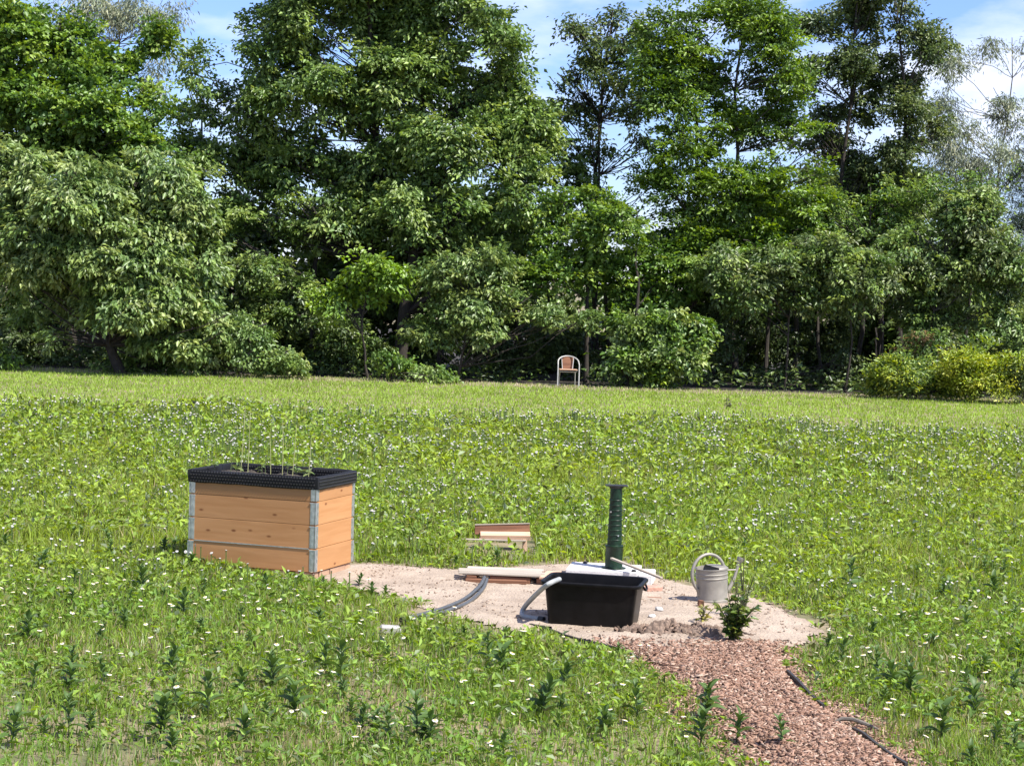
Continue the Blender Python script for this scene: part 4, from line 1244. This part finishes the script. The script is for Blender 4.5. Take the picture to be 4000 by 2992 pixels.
SG = 'shrubs along the foot of the trees'
def bush(label, lobes, Y, cols, seed, ln=.15, wr=.5, dens=46, per=58, cr=.32, droop=.3, trunks=None, name='shrub', flat=.4, gap=0.0):
    return plant(name, label, 'shrub', lobes, Y, dens, per, cr, ln, wr, cols, seed, trunks or [lobes[0][0]], droop=droop, tr=.035, group=SG, jit=.5, part='foliage', stem='stems', flat=flat, gap=gap, twig=.35)
bush('tall grey green shrub behind the yellow green patch', [(3620, 890, 120, 110), (3800, 850, 130, 110), (3500, 1020, 130, 110), (3720, 1040, 160, 130), (3900, 1040, 130, 140), (3860, 1220, 140, 100), (3640, 1220, 150, 100)], 54.2, DUSK + MID, 21, gap=.2)
bush('dusty olive shrub overhanging the dark hollow', [(3050, 1060, 140, 100), (3250, 990, 140, 110), (3340, 1130, 120, 90), (2920, 1120, 110, 90), (3160, 1150, 130, 70), (2820, 1040, 100, 90), (3420, 1060, 90, 90)], 53.4, DUSK + MID, 22, trunks=[3060, 3300])
bush('light green shrub beside the metal chair', [(2440, 1300, 80, 65), (2600, 1290, 120, 80), (2710, 1290, 70, 70), (2460, 1400, 90, 60), (2640, 1400, 110, 60), (2560, 1470, 90, 35)], 52.4, WAL + MAPLE, 23, .16, .55)
bush('pale leafy shrub arching over the chair', [(1740, 1060, 110, 75), (1900, 1040, 120, 80), (2010, 1140, 110, 75), (1850, 1190, 140, 75), (2150, 1220, 100, 45), (2270, 1250, 55, 35), (1690, 1290, 100, 70), (1880, 1300, 80, 50)], 52.7, WAL, 24, .15, .5, trunks=[1780])
bush('fresh green shrub with a bright leafy top, above the low brambles', [(1440, 1050, 95, 50), (1540, 1110, 90, 50), (1400, 1160, 90, 50), (1290, 1180, 80, 60)], 52.4, [(.14, .23, .03), (.11, .20, .03)], 25, .16, .55, trunks=[1440], dens=40)
bush('small bright bramble clump between grass and dark wood', [(1530, 1430, 70, 45), (1620, 1470, 60, 30), (1700, 1465, 55, 30)], 51.6, MAPLE + WAL, 26, .14, .55)
bush('bushy low shrub under the drooping pale tree', [(450, 1430, 90, 65), (560, 1380, 90, 60), (620, 1450, 80, 45), (720, 1400, 80, 60)], 51.2, MID, 27, .13)
bush('loose low shrub with pale dry stalks, next to the drooping tree', [(830, 1400, 90, 70), (960, 1340, 100, 90), (1080, 1410, 90, 65), (1160, 1450, 60, 40)], 51.5, WAL + MID, 28, .14)
bush('small shrub at the path end of the wood', [(20, 1440, 60, 45), (-60, 1400, 60, 80)], 51.0, MAPLE, 29, .14)
bush('deep green understorey shrub behind the raised bed', [(1000, 1060, 110, 110), (1150, 1180, 120, 100), (960, 1230, 90, 90), (1080, 1300, 80, 60)], 53.8, MID + DARK, 30, .15)
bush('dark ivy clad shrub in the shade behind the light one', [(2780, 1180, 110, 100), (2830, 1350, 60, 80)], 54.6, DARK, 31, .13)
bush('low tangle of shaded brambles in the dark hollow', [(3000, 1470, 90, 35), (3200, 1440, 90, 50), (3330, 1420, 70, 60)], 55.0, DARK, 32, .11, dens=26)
bush('yellow green herb patch, its tall bright end', [(3780, 1440, 80, 55), (3860, 1420, 80, 60), (3930, 1440, 70, 60), (3860, 1500, 90, 40), (3760, 1510, 70, 35), (3950, 1510, 60, 40)] + scatter(3740, 3990, 1400, 1530, 8, 35, 50, 31), 50.6, YEL, 33, .12, .4, dens=75, droop=.0, name='herb_patch')
bush('yellow green herb patch, its lower half', [(3540, 1470, 80, 50), (3660, 1450, 80, 55), (3600, 1510, 90, 35), (3430, 1510, 50, 30), (3690, 1500, 70, 40), (3500, 1440, 60, 40)] + scatter(3440, 3740, 1430, 1530, 8, 35, 50, 32), 51.2, YEL + MID, 34, .12, .4, dens=75, droop=.0, name='herb_patch')
bush('small dark bush at the end of the yellow green patch', [(3990, 1470, 40, 70), (4060, 1460, 60, 80)], 50.2, DARK + DUSK, 35, .1)
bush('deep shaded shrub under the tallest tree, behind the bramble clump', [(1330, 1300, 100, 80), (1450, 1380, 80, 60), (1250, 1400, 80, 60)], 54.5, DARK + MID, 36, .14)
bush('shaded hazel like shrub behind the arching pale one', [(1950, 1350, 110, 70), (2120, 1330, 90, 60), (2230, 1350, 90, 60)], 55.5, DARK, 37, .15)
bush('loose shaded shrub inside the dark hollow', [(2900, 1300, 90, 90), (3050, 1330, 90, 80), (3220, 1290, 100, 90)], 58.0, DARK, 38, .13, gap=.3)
bush('reddish dusty shrub rising behind the yellow green patch', [(3420, 1280, 90, 80), (3480, 1390, 80, 60), (3620, 1350, 90, 60), (3760, 1340, 80, 50)], 53.0, DUSK + MID + [(.13, .09, .05)], 39, .12, gap=.25)
bush('young maple saplings beneath the layered tree', [(2600, 1150, 90, 70), (2700, 1080, 90, 80), (2880, 1030, 100, 80)], 54.4, MAPLE, 40, .14, .65, gap=.2, flat=.2)
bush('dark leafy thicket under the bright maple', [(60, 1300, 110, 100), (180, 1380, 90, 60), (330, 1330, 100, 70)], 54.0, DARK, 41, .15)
plant('young_ash', 'young leafy tree filling the gap below the thin airy one', 'tree',
      [(2130, 560, 70, 70), (2200, 680, 90, 70), (2330, 700, 80, 60), (2480, 760, 90, 70), (2560, 860, 110, 80)] + scatter(2120, 2640, 560, 900, 9, 40, 70, 11), 57.0, 30, 48, .38, .15, .5, MID, 42, [2400], droop=.15, flat=.2, tr=.07, gap=.3)
plant('side_maple', 'leafy young tree with sky gaps between the maple and the tallest tree', 'tree',
      [(700, 420, 60, 60), (740, 560, 90, 80), (640, 700, 100, 80), (800, 760, 90, 90), (860, 900, 80, 90), (730, 310, 40, 50)] + scatter(620, 860, 300, 900, 8, 40, 70, 12), 57.5, 30, 48, .38, .15, .6, MAPLE + MID, 43, [760], droop=.15, flat=.2, tr=.08, gap=.28)
plant('green_hornbeam', 'rounded mid green tree filling in below the dark gappy one', 'tree',
      [(3200, 820, 110, 90), (3350, 900, 110, 90), (3480, 830, 100, 90), (3620, 790, 100, 90), (3760, 760, 90, 70), (3880, 740, 90, 70), (3150, 900, 90, 90)], 56.5, 32, 54, .38, .14, .5, MID + MAPLE, 44, [3330, 3700], droop=.2, tr=.08, gap=.2)
p = at(3955, 1560)
e = MB().tube([(0, 0, -.05), (.01, 0, .7), (-.02, 0, 1.42)], [.028, .025, .022], 7).build('wooden_stake', 'pale_wood', None, True); e.location = (p.x, 50.9, 0)
tag(e, 'thin pale wooden stake standing in the yellow green patch', 'stake')

# the wood behind: one mass of shaded foliage, with trunks one can tell apart in front of it
rgw = np.random.default_rng(99)
lob = []
for px in range(-350, 4400, 130):
    top = 820 + 130 * math.sin(px / 310.) + (230 if 2050 < px < 2760 else 0) + (130 if px > 3560 else 0)
    y_ = 1440
    while y_ > top:
        lob.append((px + rgw.uniform(-60, 60), y_, 110, 95, rgw.uniform(0, 3.5))); y_ -= 120
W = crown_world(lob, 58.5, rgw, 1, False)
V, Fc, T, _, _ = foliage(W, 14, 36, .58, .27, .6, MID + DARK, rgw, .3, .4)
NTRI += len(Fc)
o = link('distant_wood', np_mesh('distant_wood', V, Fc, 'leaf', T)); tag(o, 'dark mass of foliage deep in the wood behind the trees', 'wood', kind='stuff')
for i, (px, h, r) in enumerate([(120, 5, .1), (260, 6, .09), (1230, 6, .1), (1330, 5, .07), (1720, 6, .1), (2060, 5, .07), (2200, 5, .06), (2850, 7, .09), (2990, 6, .06), (3110, 6.5, .08), (3210, 5, .05), (3430, 6.5, .09), (3740, 5, .06)]):
    Y = 55.5 + rgw.uniform(0, 3.5); p = at_depth(px, 1500, Y)
    m = MB().tube([tuple(q_) for q_ in bent((0, 0, -.1), (rgw.normal(0, .3), rgw.normal(0, .3), h * .6), rgw, .02, 6)], [r * (1.1 - .12 * k) for k in range(6)], 7)
    e = m.build('tree_trunk', 'bark', None, True); e.location = (p.x, Y, 0)
    tag(e, 'bare dark trunk standing in the shade under the trees', 'trunk', 'shaded trunks at the edge of the wood')

# shaded undergrowth along the foot of the wood
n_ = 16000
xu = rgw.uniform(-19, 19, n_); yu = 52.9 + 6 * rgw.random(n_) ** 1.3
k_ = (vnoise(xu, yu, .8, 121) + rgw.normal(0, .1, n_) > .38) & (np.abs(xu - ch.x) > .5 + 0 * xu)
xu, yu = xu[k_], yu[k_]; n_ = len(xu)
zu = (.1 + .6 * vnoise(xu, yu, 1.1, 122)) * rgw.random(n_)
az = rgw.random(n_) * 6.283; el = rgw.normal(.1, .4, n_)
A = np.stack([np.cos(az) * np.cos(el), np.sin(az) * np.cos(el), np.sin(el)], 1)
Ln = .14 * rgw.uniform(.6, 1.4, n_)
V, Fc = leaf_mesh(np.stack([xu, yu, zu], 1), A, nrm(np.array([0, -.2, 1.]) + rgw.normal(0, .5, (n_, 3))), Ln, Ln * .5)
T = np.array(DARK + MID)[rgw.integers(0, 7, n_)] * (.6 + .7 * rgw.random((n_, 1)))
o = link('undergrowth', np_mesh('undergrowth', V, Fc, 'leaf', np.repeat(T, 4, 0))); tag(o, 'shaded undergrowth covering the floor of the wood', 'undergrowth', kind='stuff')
# thin lone stalks rising from the meadow before the mown strip
for i, (px, py, hh, lb) in enumerate([(748, 1640, .42, 'dark thin weed stalk rising above the flowers behind the raised bed'), (2838, 1600, .30, 'dark branched weed stalk by the mown strip, across from the chair')]):
    p = at(px, py)
    shrubby('weed_stalk', lb, 'weed', (p.x, p.y, 0), hh, 3, 7, .08, [(.05, .065, .03), (.09, .10, .05)], 60 + i, .1, .4)
